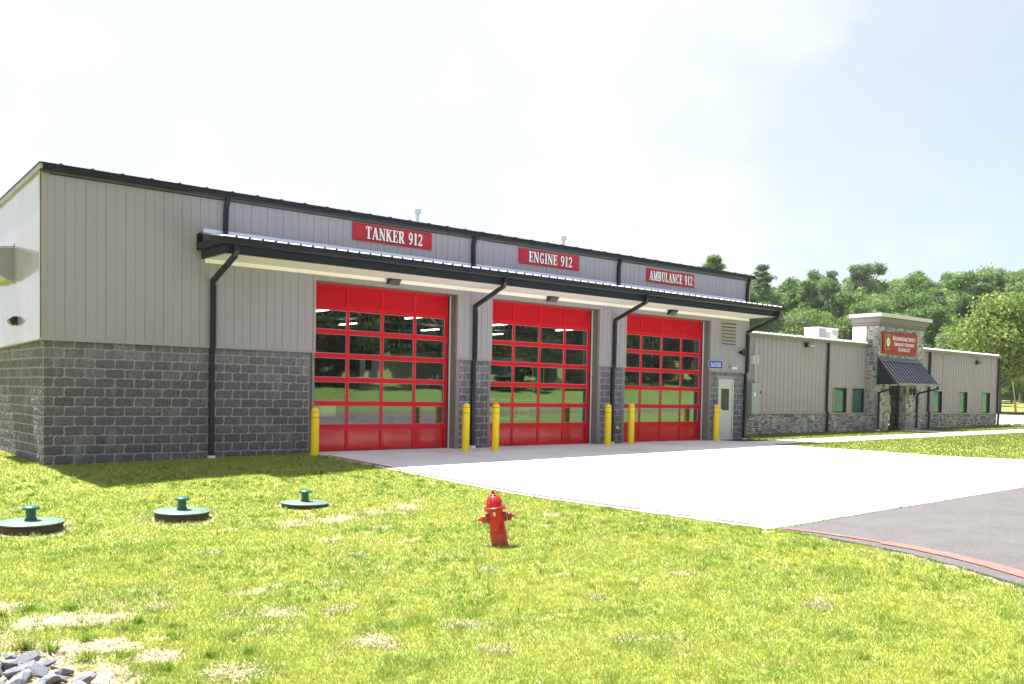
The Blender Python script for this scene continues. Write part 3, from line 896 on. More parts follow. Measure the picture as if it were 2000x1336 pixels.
gq = [(CY + .055, 4.665), (CY - .03, 4.665), (CY - .06, 4.70), (CY - .07, 4.78), (CY - .09, 4.79), (CY - .09, 4.815), (CY + .055, 4.815)]
mb = MB(); mb.prism(gq, 0, CX0 - .02, CX1 + .06)
mb.prism([(CX0 + .075, 4.667), (CX0 + .0, 4.667), (CX0 - .02, 4.70), (CX0 - .03, 4.78), (CX0 - .03, 4.817), (CX0 + .075, 4.817)], 1, CY + .056, SIDY - .02)
mb.add([(CX0 - .03, SIDY - .03, 4.66), (CX0 + .10, SIDY - .03, 4.66), (CX0 + .10, SIDY - .03, 5.10), (CX0 - .03, SIDY - .03, 5.02),
        (CX0 - .03, SIDY - .003, 4.66), (CX0 + .10, SIDY - .003, 4.66), (CX0 + .10, SIDY - .003, 5.10), (CX0 - .03, SIDY - .003, 5.02)],
       [(0, 1, 2, 3), (7, 6, 5, 4), (0, 4, 5, 1), (1, 5, 6, 2), (2, 6, 7, 3), (3, 7, 4, 0)])
mb.build('gutter', M['black'], can)
mb = MB()
s_ = lambda y: 4.825 + (y - CY) * (5.06 - 4.825) / (-.06 - CY)
mb.add([(CX0 + .06, CY - .02, s_(CY - .02)), (CX1, CY - .02, s_(CY - .02)), (CX1, -.055, 5.06), (CX0 + .06, -.055, 5.06),
        (CX0 + .06, CY - .02, s_(CY - .02) - .01), (CX1, CY - .02, s_(CY - .02) - .01), (CX1, -.055, 5.05), (CX0 + .06, -.055, 5.05)],
       [(0, 1, 2, 3), (7, 6, 5, 4), (0, 4, 5, 1), (1, 5, 6, 2), (2, 6, 7, 3), (3, 7, 4, 0)])
mb.box(CX0 + .12, CX1 - .08, -.075, -.056, 5.061, 5.17)
mb.box(CX0 + .12, CX1 - .08, -.16, -.076, 5.062, 5.075)
for x in np.arange(CX0 + .3, CX1, .305):
    b0, b1 = CY - .01, -.17
    mb.add([(x - .03, b0, s_(b0)), (x + .03, b0, s_(b0)), (x + .015, b0, s_(b0) + .03), (x - .015, b0, s_(b0) + .03),
            (x - .03, b1, s_(b1)), (x + .03, b1, s_(b1)), (x + .015, b1, s_(b1) + .03), (x - .015, b1, s_(b1) + .03)],
           [(3, 2, 1, 0), (4, 5, 6, 7), (0, 1, 5, 4), (1, 2, 6, 5), (2, 3, 7, 6), (3, 0, 4, 7)])
mb.build('canopy_roof', M['galv'], can)
mb = MB()
for x in np.arange(CX0 + .3, CX1, .305): mb.box(x - .024, x + .024, CY - .032, CY - .021, 4.82, 4.858)
mb.build('rib_closure', M['black'], can)
# downspouts
for xu, x1 in ((3.86, 3.82), (11.03, 11.01), (16.90, 16.87), (23.76, 23.70)):
    mb = MB(); mb.path([(xu, -.16, 5.93), (xu, -.14, 5.84), (xu - .02, -.105, 5.70), (x1, -.105, 5.16), (x1 - .01, -.16, 5.09)], .10, .08)
    mb.build('downspout', M['black'], bay)
for k, (xl, xg) in enumerate(((3.54, 3.50), (11.11, 11.05), (16.75, 16.72), (23.80, 23.72))):
    mb = MB()
    mb.path([(xg, CY - .02, 4.68), (xg, CY - .02, 4.55), (xg, CY + .04, 4.44), (xg, -.18, 3.98), (xl, -.115, 3.88), (xl, -.115, 2.52), (xl, -.06, 2.40), (xl, -.06, .12 if k else .02), (xl, -.06, .04 if k else -.05)], .105, .085)
    mb.box(xl - .056, xl + .056, -.165, -.048, 2.60, 2.62); mb.box(xl - .056, xl + .056, -.165, -.048, 3.72, 3.74)
    o = mb.build('downspout', M['black'], bay)
    mb = MB(); mb.box(xl - .07, xl + .07, -.12, -.002, -.09 if not k else -.02, -.0 if not k else .07); mb.build('drain_boot', M['white'], o)

# louver vent
mb = MB(); x0, x1, z0, z1 = lv
mb.box(x0 - .05, x0, -.075, -.052, z0 - .05, z1 + .05); mb.box(x1, x1 + .05, -.075, -.052, z0 - .05, z1 + .05)
mb.box(x0, x1, -.075, -.052, z0 - .05, z0); mb.box(x0, x1, -.075, -.052, z1, z1 + .05)
lo = mb.build('louver_vent', M['louver'], bay)
mb = MB(); mb.box(x0, x1, -.056, -.052, z0, z1); mb.build('louver_dark_sheet', M['rubber'], lo)  # flat black sheet standing in for the shade behind the blades
mb = MB(); nl = 7; hh = (z1 - z0) / nl
for k in range(nl):
    za = z0 + k * hh
    mb.add([(x0, -.10, za + .0), (x1, -.10, za + .0), (x1, -.058, za + hh * .72), (x0, -.058, za + hh * .72), (x0, -.10, za - .012), (x1, -.10, za - .012), (x1, -.058, za + hh * .72 - .012), (x0, -.058, za + hh * .72 - .012)],
           [(0, 1, 2, 3), (7, 6, 5, 4), (0, 4, 5, 1), (1, 5, 6, 2), (2, 6, 7, 3), (3, 7, 4, 0)])
mb.build('louver_blade', M['louver'], lo)

# personnel door
mb = MB(); x0, x1 = 22.275, 23.165
mb.box(x0, x0 + .05, -.015, .10, 0.0, 2.22); mb.box(x1 - .05, x1, -.015, .10, 0.0, 2.22); mb.box(x0 + .05, x1 - .05, -.015, .10, 2.12, 2.22)
pd = mb.build('personnel_door', M['doorgrey'], bay)
mb = MB(); a, b_, c, d = 22.46, 22.94, 1.10, 1.88
for q in [(x0 + .052, a, .03, 2.118), (b_, x1 - .052, .03, 2.118), (a, b_, .03, c), (a, b_, d, 2.118)]: mb.box(q[0], q[1], .02, .06, q[2], q[3])
mb.build('door_leaf', M['doorgrey'], pd)
mb = MB(); mb.box(a, b_, .032, .038, c, d); mb.build('door_window', M['darkglass'], pd)
mb = MB()
for q in [(a - .03, a, c - .03, d + .03), (b_, b_ + .03, c - .03, d + .03), (a, b_, c - .03, c), (a, b_, d, d + .03)]: mb.box(q[0], q[1], .012, .0195, q[2], q[3])
mb.build('window_bead', M['doorgrey'], pd)
mb = MB(); mb.tube([(22.40, .02, 1.14), (22.40, -.05, 1.14), (22.42, -.07, 1.10), (22.42, -.07, .92), (22.40, -.05, .88), (22.40, .02, .88)], .011, 8)
mb.build('door_handle', M['chrome'], pd, smooth=True)
mb = MB()
for z in (.3, 1.15, 1.95): mb.box(23.115, 23.155, .0, .0195, z, z + .11)
mb.build('hinge', M['pipe'], pd)
mb = MB(); mb.box(x0 - .03, x1 + .03, -.06, .02, -.0, .028); mb.build('threshold', M['seal'], pd)
o = sheet('door_mat', [(22.25, -.15), (22.25, -1.15), (23.75, -1.15), (23.75, -.15)], M['rubber'], .03, step=.5, skirt=.02, kind=None)
tag(o, 'black rubber mat on the slab outside the grey steel door', 'door mat')

# intake hood on the left wall
mb = MB()
mb.prism([(-.052, 3.88), (-.21, 3.885), (-.62, 4.22), (-.62, 4.54), (-.052, 4.62)], 1, 2.34, 3.9)
hd = mb.build('intake_hood', M['siding'], bay)
mb = MB(); mb.bar((-.64, 2.30, 4.55), (-.05, 2.30, 4.635), .03, .02); mb.box(-.060, -.052, 2.28, 2.34, 3.80, 4.70); mb.build('hood_trim', M['siding'], hd)
# roof vents
for x, y, z0, z1 in ((12.55, 5., 5.6, 7.66), (19.18, 5., 5.6, 7.58)):
    mb = MB(); mb.tube([(x, y, z0), (x, y, z1 - .1)], .065, 12); mb.lathe([(.07, 0), (.12, .02), (.12, .17), (.07, .2), (.04, .22)], (x, y, z1 - .2), 14)
    mb.build('vent_pipe', M['galv'], bay, smooth=True)
# wall brackets by the corner of the bay (white conduit ends), hose tap, fdc
mb = MB(); mb.lathe([(.05, 0), (.05, -.05), (.03, -.055), (.03, -.09)], (17.02, 0, .52), 14, axis=1)
mb.build('hose_tap', M['chrome'], bay, smooth=True)

# interior: floor, trusses, lamps, striped hose rails
mb = MB(); mb.box(.25, END - .25, .40, 17.6, -.06, 0.004); mb.build('bay_floor', M['intfloor'], bay)
mb = MB()
for y in np.arange(2.2, 17, 2.4):
    zt = 5.80 - .054 * y; zb = zt - .75
    mb.box(.3, END - .3, y - .04, y + .04, zb, zb + .07); mb.box(.3, END - .3, y - .04, y + .04, zt - .09, zt - .02)
    x = .3; s = 1
    while x < END - 1.2: mb.bar((x, y, zb + .05 if s > 0 else zt - .06), (x + .9, y, zt - .06 if s > 0 else zb + .05), .04, .04, up=(0, 1, 0)); x += .9; s = -s
mb.build('roof_truss', M['steel'], bay)
mb = MB()
for x in (8.4, 13.9, 19.5): mb.box(x - .03, x + .03, 1.2, 16, 4.45, 4.5)
for x in np.arange(7, 23, 2.7): mb.tube([(x, 1.6, 4.5), (x, 1.6, 2.9)], .02, 6)
mb.build('hanging_conduit', M['steel'], bay)
for x in (6.5, 10.3, 14., 18., 21.5):
    for y in (7.2, 12.):
        mb = MB(); mb.box(x - .07, x + .07, y - .6, y + .6, 4.23, 4.27)
        mb.build('bay_light', M['lamp'], bay)
for i, (x, y0, y1, z) in enumerate(((10.2, 1.2, 5.5, 3.72), (10.2, 1.2, 5.0, 2.86), (15.2, 1.0, 5.5, 3.75))):
    mb = MB(); n = int((y1 - y0) / .14)
    for k in range(n):
        if k % 2 == 0: mb.box(x, x + .03, y0 + k * .14, y0 + k * .14 + .14, z, z + .10)
    o = mb.build('hose_rail', M['stripeY'], bay)
    mb = MB()
    for k in range(n):
        if k % 2: mb.box(x + .001, x + .029, y0 + k * .14 + .001, y0 + k * .14 + .139, z + .001, z + .099)
    mb.build('rail_stripe', M['rubber'], o)

# ------------------------------------------------------------------ lettering (own strokes, drawn as thin solid letters)
def arc(cx, cy, rx, ry, a0, a1, n=14): return [(cx + rx * math.cos(math.radians(a0 + (a1 - a0) * i / n)), cy + ry * math.sin(math.radians(a0 + (a1 - a0) * i / n))) for i in range(n + 1)]
T_, t_ = .165, .065        # thick, thin
def S(*p): return list(p)
def serif(x, y, w=.30): return ('s', x, y, w)
GL = {   # width, strokes: (polyline, thickness) ; serifs
 'T': (.72, [(S((.36, .0), (.36, 1)), T_), (S((.03, .97), (.69, .97)), t_), (S((.05, .98), (.05, .76)), .05), (S((.67, .98), (.67, .76)), .05)], [(.36, 0, .34)]),
 'A': (.78, [(S((.10, 0), (.38, 1)), t_), (S((.38, .98), (.66, 0)), T_), (S((.20, .30), (.56, .30)), t_)], [(.10, 0, .22), (.66, 0, .28)]),
 'N': (.80, [(S((.14, 0), (.14, .97)), t_), (S((.14, .97), (.66, .03)), T_), (S((.66, .0), (.66, 1)), t_)], [(.14, 0, .24), (.12, 1, .24), (.66, 1, .24)]),
 'K': (.80, [(S((.18, 0), (.18, 1)), T_), (S((.20, .42), (.62, .98)), t_), (S((.34, .58), (.66, 0)), T_)], [(.18, 0, .32), (.18, 1, .32), (.62, 1, .24), (.68, 0, .28)]),
 'E': (.66, [(S((.18, 0), (.18, 1)), T_), (S((.18, .97), (.58, .97)), t_), (S((.18, .03), (.60, .03)), t_), (S((.18, .52), (.46, .52)), t_), (S((.58, .98), (.58, .76)), .05), (S((.60, .02), (.60, .26)), .05), (S((.46, .64), (.46, .40)), .05)], [(.15, 0, .26), (.15, 1, .26)]),
 'R': (.76, [(S((.18, 0), (.18, 1)), T_), (S((.18, .97), (.38, .97)), t_), (arc(.38, .735, .20, .235, 90, -90), .12), (S((.18, .50), (.38, .50)), t_), (S((.38, .50), (.64, .0)), T_)], [(.18, 0, .32), (.14, 1, .24), (.68, 0, .2)]),
 'G': (.76, [(arc(.40, .5, .27, .46, 55, 300), .12), (S((.58, .06), (.58, .40)), .13), (S((.60, .98), (.60, .72)), .05)], [(.58, .42, .28)]),
 'I': (.38, [(S((.19, 0), (.19, 1)), T_)], [(.19, 0, .32), (.19, 1, .32)]),
 'M': (.96, [(S((.14, 0), (.14, 1)), t_), (S((.16, 1), (.46, .05)), T_), (S((.46, .05), (.74, 1)), t_), (S((.78, 0), (.78, 1)), T_)], [(.14, 0, .24), (.12, 1, .22), (.78, 0, .32), (.80, 1, .26)]),
 'B': (.72, [(S((.18, 0), (.18, 1)), T_), (S((.18, .97), (.36, .97)), t_), (arc(.36, .745, .18, .225, 90, -90), .12), (S((.18, .52), (.38, .52)), t_), (arc(.38, .265, .20, .235, 90, -90), .13), (S((.18, .03), (.38, .03)), t_)], [(.14, 0, .24), (.14, 1, .24)]),
 'U': (.78, [(S((.18, 1), (.18, .28)), T_), (arc(.39, .28, .21, .25, 180, 360), .09), (S((.60, .28), (.60, 1)), t_)], [(.18, 1, .32), (.60, 1, .24)]),
 'L': (.64, [(S((.18, 0), (.18, 1)), T_), (S((.18, .03), (.58, .03)), t_), (S((.58, .02), (.58, .28)), .05)], [(.15, 0, .26), (.18, 1, .32)]),
 'C': (.72, [(arc(.40, .5, .27, .46, 50, 310), .12), (S((.60, .98), (.60, .70)), .05), (S((.60, .16), (.60, .24)), .05)], []),
 'O': (.78, [(arc(.39, .5, .26, .46, 0, 360, 26), .13)], []),
 'P': (.70, [(S((.18, 0), (.18, 1)), T_), (S((.18, .97), (.38, .97)), t_), (arc(.38, .71, .20, .26, 90, -90), .12), (S((.18, .45), (.38, .45)), t_)], [(.18, 0, .32), (.14, 1, .24)]),
 'H': (.84, [(S((.18, 0), (.18, 1)), T_), (S((.66, 0), (.66, 1)), T_), (S((.18, .5), (.66, .5)), t_)], [(.18, 0, .32), (.18, 1, .32), (.66, 0, .32), (.66, 1, .32)]),
 'Y': (.76, [(S((.12, 1), (.39, .46)), T_), (S((.39, .46), (.64, 1)), t_), (S((.39, 0), (.39, .48)), T_)], [(.14, 1, .28), (.64, 1, .22), (.39, 0, .32)]),
 'S': (.62, [(arc(.32, .74, .19, .22, 35, 255), .10), (arc(.32, .26, .20, .22, 90, -145), .12), (S((.52, .98), (.52, .74)), .05), (S((.11, .02), (.11, .26)), .05)], []),
 '9': (.66, [(arc(.33, .68, .20, .28, 0, 360, 22), .11), (S((.53, .68), (.50, .36), (.40, .12), (.18, .03)), .11)], []),
 '1': (.46, [(S((.25, 0), (.25, 1)), T_), (S((.25, .98), (.10, .84)), t_)], [(.25, 0, .34)]),
 '2': (.66, [(arc(.32, .72, .20, .24, 165, -35), .11), (S((.48, .58), (.12, .06)), .10), (S((.10, .06), (.56, .06)), .12), (S((.56, .04), (.56, .22)), .05)], []),
 ' ': (.34, [], [])}
SANS = {'1': (.36, [(S((.22, 0), (.22, 1)), .14), (S((.22, .95), (.06, .80)), .11)]),
        '6': (.60, [(arc(.30, .30, .20, .24, 0, 360, 22), .13), (S((.10, .30), (.14, .62), (.30, .90), (.42, .97)), .13)]),
        '0': (.60, [(S((.10, .30), (.10, .70)) + arc(.30, .70, .20, .24, 180, 0, 12) + S((.50, .30)) + arc(.30, .30, .20, .24, 0, -180, 12), .13)])}
def glyph(mb, ch, ox, oz, h, sx, y, font, grow=0., cnt=[0]):
    wd, strokes = font[ch][0], font[ch][1]; ser = font[ch][2] if len(font[ch]) > 2 else []
    def poly2(pts, th):
        P = [Vector(p) for p in pts]
        for a, b_ in zip(P, P[1:]):
            A = Vector((ox + a.x * sx * h, oz + a.y * h)); B = Vector((ox + b_.x * sx * h, oz + b_.y * h))
            t = (B - A).normalized(); hw = (th * h * (.5 if abs(t.y) < .6 else .5 * (sx * .5 + .5))) + grow
            q = Vector((-t.y, t.x)) * hw; e = t * (.012 * h + grow) if len(P) > 2 else t * grow
            cnt[0] += 1; dy = (cnt[0] % 23) * .00012
            pl = [A - q - e, B - q + e, B + q + e, A + q - e]
            mb.prism([(p.x, p.y) for p in pl], 1, y - dy, y + .006)
    for pts, th in strokes: poly2(pts, th)
    for (x, z, w) in ser:
        zc = z + (.03 if z == 0 else (-.03 if z == 1 else 0)); poly2([(x - w / 2 / max(sx, .6) * .9, zc), (x + w / 2 / max(sx, .6) * .9, zc)], .06)
    return wd * sx * h
def text_w(txt, h, sx, font, track, caps=1.0):
    return sum(font[c][0] * sx * (h if (i == 0 or txt[i - 1] == ' ' or c.isdigit()) else h * caps) + track * h for i, c in enumerate(txt)) - track * h
def lettering(txt, x0, x1, z, h, y, font=GL, track=.05, caps=1.0, grow=0., dx=0, dz=0):
    w1 = text_w(txt, h, 1., font, track, caps); wt = sum(track * h for _ in txt[:-1])
    sx = (x1 - x0 - wt) / (w1 - wt); mb = MB(); x = x0; words = [mb]
    for i, c in enumerate(txt):
        hh = h if (i == 0 or txt[i - 1] == ' ' or c.isdigit()) else h * caps
        if c == ' ': words.append(MB())
        x += glyph(words[-1], c, x + dx, z + dz, hh, sx, y, font, grow) + track * h if c != ' ' else font[c][0] * sx * hh + track * h
    class Words:
        def build(self, *a, **k):
            for w_ in words: w_.build(*a, **k)
    return Words()

def bay_sign(x0, z0, txt, label):
    o = empty('bay_sign', (x0, -.06, z0), label, 'sign', 'station bay signs')
    w, h = 2.44, .457
    mb = MB(); mb.box(0, w, -.022, 0, 0, h); mb.build('sign_panel', M['signred'], o, bevel=.004)
    mb = MB()
    for a in (0.045, w - .045): mb.box(a - .004, a + .004, -.026, -.0225, .045, h - .045)
    for b_ in (0.045, h - .045): mb.box(.05, w - .05, -.026, -.0225, b_ - .004, b_ + .004)
    mb.build('sign_border', mat('sign_border', (.25, .004, .015), .4), o)
    m0 = {'TANKER 912': .37, 'ENGINE 912': .37, 'AMBULANCE 912': .12}[txt]
    lettering(txt, m0, w - m0 * .85, .080, .305, -.030, track=.06, grow=.004, dx=-.014, dz=-.012).build('letter_shadow', M['lettershadow'], o)
    lettering(txt, m0, w - m0 * .85, .080, .305, -.040, track=.06, caps=1.0, grow=.002).build('lettering', M['white'], o)
    mb = MB()
    for a in (.03, .62, 1.22, 1.82, w - .03):
        for b_ in (.025, h - .025): mb.lathe([(.010, 0), (.008, -.006)], (a, -.0225, b_), 8, axis=1)
    mb.build('screw', M['chrome'], o)
bay_sign(7.17, 5.375, 'TANKER 912', 'red sign reading TANKER 912 above the canopy, leftmost of the bay signs')
bay_sign(12.70, 5.365, 'ENGINE 912', 'red sign reading ENGINE 912 above the middle bay door')
bay_sign(18.23, 5.325, 'AMBULANCE 912', 'red sign reading AMBULANCE 912 above the bay door nearest the low wing')

o = empty('address_sign', (21.615, -.056, 2.585), 'blue address plate reading 16000 beside the grey steel door', 'sign')
mb = MB(); mb.box(0, .76, -.012, 0, 0, .29); mb.build('sign_edge', M['white'], o, bevel=.004)
mb = MB(); mb.box(.010, .750, -.018, -.013, .010, .280); mb.build('sign_face', M['blue'], o)
lettering('16000', .09, .67, .06, .17, -.021, font=SANS, track=.16).build('digits', M['white'], o)

# wall pack lights under the canopy and on the walls
def wall_pack(name, x, y, z, label, s=1., cat='wall light', group='wall pack lights'):
    o = empty(name, (x, y, z), label, cat, group)
    mb = MB(); mb.prism([(0, -.02 * s), (-.07 * s, -.02 * s), (-.20 * s, .10 * s), (-.20 * s, .19 * s), (-.17 * s, .21 * s), (0, .21 * s)], 0, -.19 * s, .19 * s)
    mb.build('light_housing', M['black'], o, bevel=.006)
    q = [(-.078, -.018), (-.198, .093)]; t_ = [(-.082, -.022), (-.202, .089)]
    mb = MB(); mb.prism([(a * s, b * s) for a, b in (q + t_[::-1])], 0, -.15 * s, .16 * s)
    for k in range(4): mb.box((-.13 + k * .08) * s, (-.12 + k * .08) * s, -.212 * s, -.203 * s, .10 * s, .185 * s); mb.build('light_lens', M['lens'], o)
    return o
wall_pack('wall_light', 8.37, -.058, 4.375, 'black wall light under the canopy above the TANKER 912 door', .95)
wall_pack('wall_light', 13.99, -.058, 4.365, 'black wall light under the canopy above the ENGINE 912 door', .95)
wall_pack('wall_light', 19.49, -.058, 4.345, 'black wall light under the canopy above the AMBULANCE 912 door', .95)
for x, z, lb in ((30.85, 3.86, 'black floodlight high on the wing wall left of the stone entrance'), (47.5, 3.70, 'black floodlight high on the wing wall right of the stone entrance')):
    o = empty('wall_light', (x, 1.94, z), lb, 'wall light', 'wing floodlights')
    mb = MB(); mb.box(-.12, .05, -.12, 0, -.05, .16); mb.build('light_housing', M['black'], o, bevel=.01)
    mb = MB(); mb.prism([(-.15, .10), (-.30, .0), (-.26, -.06), (-.12, .0)], 0, -.09, .26); mb.build('light_lens', M['lens'], o)
# light on the left wall
o = empty('wall_light', (-.052, 2.0, 2.96), 'small black wedge light on the sunlit left end wall', 'wall light')
mb = MB(); mb.prism([(0, .10), (-.06, .105), (-.16, .02), (-.12, -.06), (0, -.09)], 1, 0, .30); mb.build('light_housing', M['black'], o, bevel=.008)
mb = MB(); mb.box(-.11, -.02, .04, .26, -.098, -.088); mb.build('light_lens', M['lens'], o)
# siren speaker, twin-head emergency light
o = empty('siren_speaker', (23.38, -.058, 3.22), 'round black horn speaker on the wall below the louver vent', 'speaker')
mb = MB(); mb.lathe([(.05, 0), (.06, -.06), (.10, -.14), (.135, -.20), (.14, -.215)], (0, 0, 0), 24, axis=1); mb.build('horn', M['black'], o, smooth=True)
mb = MB(); mb.lathe([(.118, -.205), (.05, -.19), (.05, -.17)], (0, -.012, 0), 24, axis=1); mb.build('speaker_grille', M['rubber'], o, smooth=True)
o = empty('emergency_light', (22.92, -.058, 2.66), 'small white twin-head emergency light above the grey steel door', 'emergency light')
mb = MB(); mb.box(-.14, .10, -.07, 0, -.02, .07); mb.build('light_housing', M['louver'], o, bevel=.01)
for dx_ in (-.06, .08):
    mb = MB(); mb.lathe([(.03, 0), (.052, -.05), (.055, -.07), (.04, -.075)], (dx_, -.075, -.03), 16, axis=1); mb.build('lamp_head', M['white'], o, smooth=True)

# bollards
def bollard():
    o = empty('bollard', (0, 0, 0))
    r = .099; H = 1.27
    pr = [(r, -.1), (r, H - r)] + [(r * math.cos(math.radians(a)), H - r + r * math.sin(math.radians(a))) for a in range(10, 90, 10)] + [(.004, H)]
    mb = MB(); mb.lathe(pr, n=32); mb.build('post_sleeve', M['yellow'], o, smooth=True)
    for z in (H - .125, H - .275):
        mb = MB(); mb.lathe([(r - .004, z), (r + .0016, z + .001), (r + .0016, z + .012), (r - .004, z + .013)], n=32); mb.build('band', M['darkband'], o, smooth=True)
    return o
b0 = bollard()
BL = [(5.93, -.52, 1.16, 'leftmost of the six yellow bollards, at the left jamb of the TANKER 912 door'),
      (10.25, -.88, 1.31, 'yellow bollard in front of the block pier, right of the TANKER 912 door'),
      (11.16, -1.03, 1.31, 'yellow bollard at the left edge of the ENGINE 912 door'),
      (16.0, -.62, 1.30, 'yellow bollard in front of the block pier, right of the ENGINE 912 door'),
      (17.2, -.49, 1.31, 'yellow bollard at the left edge of the AMBULANCE 912 door'),
      (21.75, -.35, 1.29, 'yellow bollard beside the grey steel door, rightmost of the six')]
for i, (x, y, h, lb) in enumerate(BL):
    o = b0 if i == 0 else copy_tree(b0)
    o.location = (x, y, g(x, y) + .01); o.scale = (1, 1, h / 1.27)
    o.rotation_euler = (0, random.uniform(-.006, .008), 0)
    tag(o, lb, 'bollard', 'yellow bollards guarding the bay doors')

# ------------------------------------------------------------------ trucks behind the glass
def truck(x, y, wd, ht, body, label, name, low, cat):
    o = empty(name, (x, y, 0), label, cat); h = wd / 2
    mb = MB()
    mb.prism([(0, .45), (0, 1.25), (.05, 1.35), (.16, ht - .25), (.35, ht), (2.2, ht), (2.2, .45)], 0, -h, h)
    mb.build('cab', body, o, bevel=.04)
    mb = MB(); mb.box(-h + .02, h - .02, 2.22, 7.2, .7, ht + .15); mb.build('body_box', body, o, bevel=.03)
    mb = MB(); mb.add([(-h + .12, .035, 1.40), (h - .12, .035, 1.40), (h - .12, .15, ht - .28), (-h + .12, .15, ht - .28),
                       (-h + .12, .06, 1.40), (h - .12, .06, 1.40), (h - .12, .17, ht - .28), (-h + .12, .17, ht - .28)],
                      [(0, 1, 2, 3), (7, 6, 5, 4), (0, 4, 5, 1), (1, 5, 6, 2), (2, 6, 7, 3), (3, 7, 4, 0)]); mb.build('windshield', M['darkglass'], o)
    for s in (-1, 1):
        mb = MB(); mb.bar((s * .1, .02, 1.42), (s * (h - .5), .03, 1.62), .02, .02); mb.build('wiper', M['rubber'], o)
        m2 = MB(); m2.box(s * (h - .22) - .17, s * (h - .22) + .17, -.04, .02, .82, 1.08); hl = m2.build('headlight', M['chrome'], o, bevel=.02)
        m2 = MB(); m2.bar((s * h, .25, ht - .2), (s * (h + .28), -.1, ht - .25), .03, .03); m2.box(s * (h + .18) if s > 0 else s * (h + .36), s * (h + .36) if s > 0 else s * (h + .18), -.16, -.10, ht - .85, ht - .25)
        m2.build('mirror', M['chrome'], o)
        for yy in (1.2, 5.6):
            m2 = MB(); m2.lathe([(.25, -.13), (.5, -.13), (.53, -.09), (.53, .09), (.5, .13), (.25, .13)], (s * (h - .16), yy, .53), 24, axis=0)
            wh = m2.build('wheel', M['rubber'], o, smooth=True)
            m2 = MB(); m2.lathe([(.25, -.08), (.25, .08), (.1, .11)], (s * (h - .12), yy, .53), 16, axis=0); m2.build('rim', M['chrome'], wh)
    mb = MB(); mb.box(-h - .02, h + .02, -.42, .01, .42, .72); mb.build('bumper', M['chrome'], o, bevel=.03)
    mb = MB(); mb.box(-.42, .42, -.03, .005, .80, 1.22)
    for z in np.arange(.84, 1.2, .06): mb.box(-.38, .38, -.045, -.03, z, z + .025)
    mb.build('grille', M['chrome'] if low else M['rubber'], o)
    mb = MB(); mb.box(-h - .004, h + .004, -.012, .30, 1.25, 1.33); mb.box(-h + .1, -.5, -.014, -.002, .86, .98); mb.box(.5, h - .1, -.014, -.002, .86, .98); mb.build('stripe', M['orange'], o)
    mb = MB(); mb.box(-.7, .7, .45, .72, ht + .005, ht + .14); mb.build('light_bar', M['truckred'], o, bevel=.03)
    return o
truck(14.1, 2.0, 2.45, 2.75, M['truckwhite'], 'white fire engine with orange stripes parked behind the ENGINE 912 door', 'fire_engine', False, 'fire engine')
truck(8.2, 3.3, 2.35, 3.0, M['truckdark'], 'dark tanker truck parked behind the glass of the TANKER 912 door', 'tanker_truck', True, 'truck')

# ------------------------------------------------------------------ low wing
wing = empty('office_wing', (0, 0, 0), 'low taupe ribbed metal office wing with stone base and stone entrance tower', 'building')
WY = 2.0; WX0, WX1 = 23.95, 50.35; TX0, TX1, TY = 36.0, 40.35, 1.42
eave = lambda x: 4.20
WIN = [(33.22, 34.30), (34.80, 35.84), (42.66, 43.66), (45.62, 46.60), (48.48, 49.44)]
wz0, wz1 = .985, 2.11
rc = []
def seg(a0, a1):
    cur = a0
    for p, q in WIN:
        if p > a0 and q < a1:
            rc.append((cur, p - .05, .97, 4.17)); rc.append((p - .05, q + .05, wz1 + .05, 4.17)); cur = q + .05
    rc.append((cur, a1, .97, 4.17))
seg(WX0, TX0 - .02); seg(TX1 + .02, WX1)
for rr in ([q for q in rc if q[0] < TX0], [q for q in rc if q[0] > TX0]): profile_rects(rr, .1, .3048, 'rib', .032, WY, 'x').build('rib_cladding', M['siding2'], wing, recalc=False)
profile_rects([(WY, 16, .97, 4.17)], .1, .3048, 'rib', -.032, WX1, 'y').build('rib_cladding', M['siding2'], wing, recalc=False)
mb = MB()
mb.box(WX0, WX1 - .03, WY + .16, WY + .3, -.3, 4.15); mb.box(WX0 + .1, WX1 - .01, 15.8, 16, -.3, 4.1)
for a0, a1 in ((WX0, TX0), (TX1, WX1 - .01)):
    cur = a0
    for p, q in WIN:
        if p > a0 and q < a1: mb.box(cur, p, WY + .045, WY + .16, .9, 4.14); mb.box(p, q, WY + .045, WY + .16, wz1, 4.14); cur = q
    mb.box(cur, a1, WY + .045, WY + .16, .9, 4.14)
mb.box(WX1 - .2, WX1 - .035, WY + .3, 15.8, -.3, 4.15)
mb.build('wall', M['siding2'], wing)
mb = MB()
for a, b_ in ((WX0, TX0 - .0), (TX1, WX1 + .03)):
    mb.prism([(WY - .05, .99), (WY - .09, .97), (WY - .09, .925), (WY + .0, .91), (WY + .0, .99)], 0, a, b_)
for p, q in WIN:
    mb.box(p - .055, p - .005, WY - .04, WY + .04, .99, wz1 + .05); mb.box(q + .005, q + .055, WY - .04, WY + .04, .99, wz1 + .05); mb.box(p - .005, q + .005, WY - .04, WY + .04, wz1 + .003, wz1 + .05)
for p in (TX0 - .07, WX1 - .04, TX1 + .02): mb.box(p, p + .05, WY - .045, WY + .03, .99, 4.15)
mb.build('cladding_trim', M['trim'], wing)
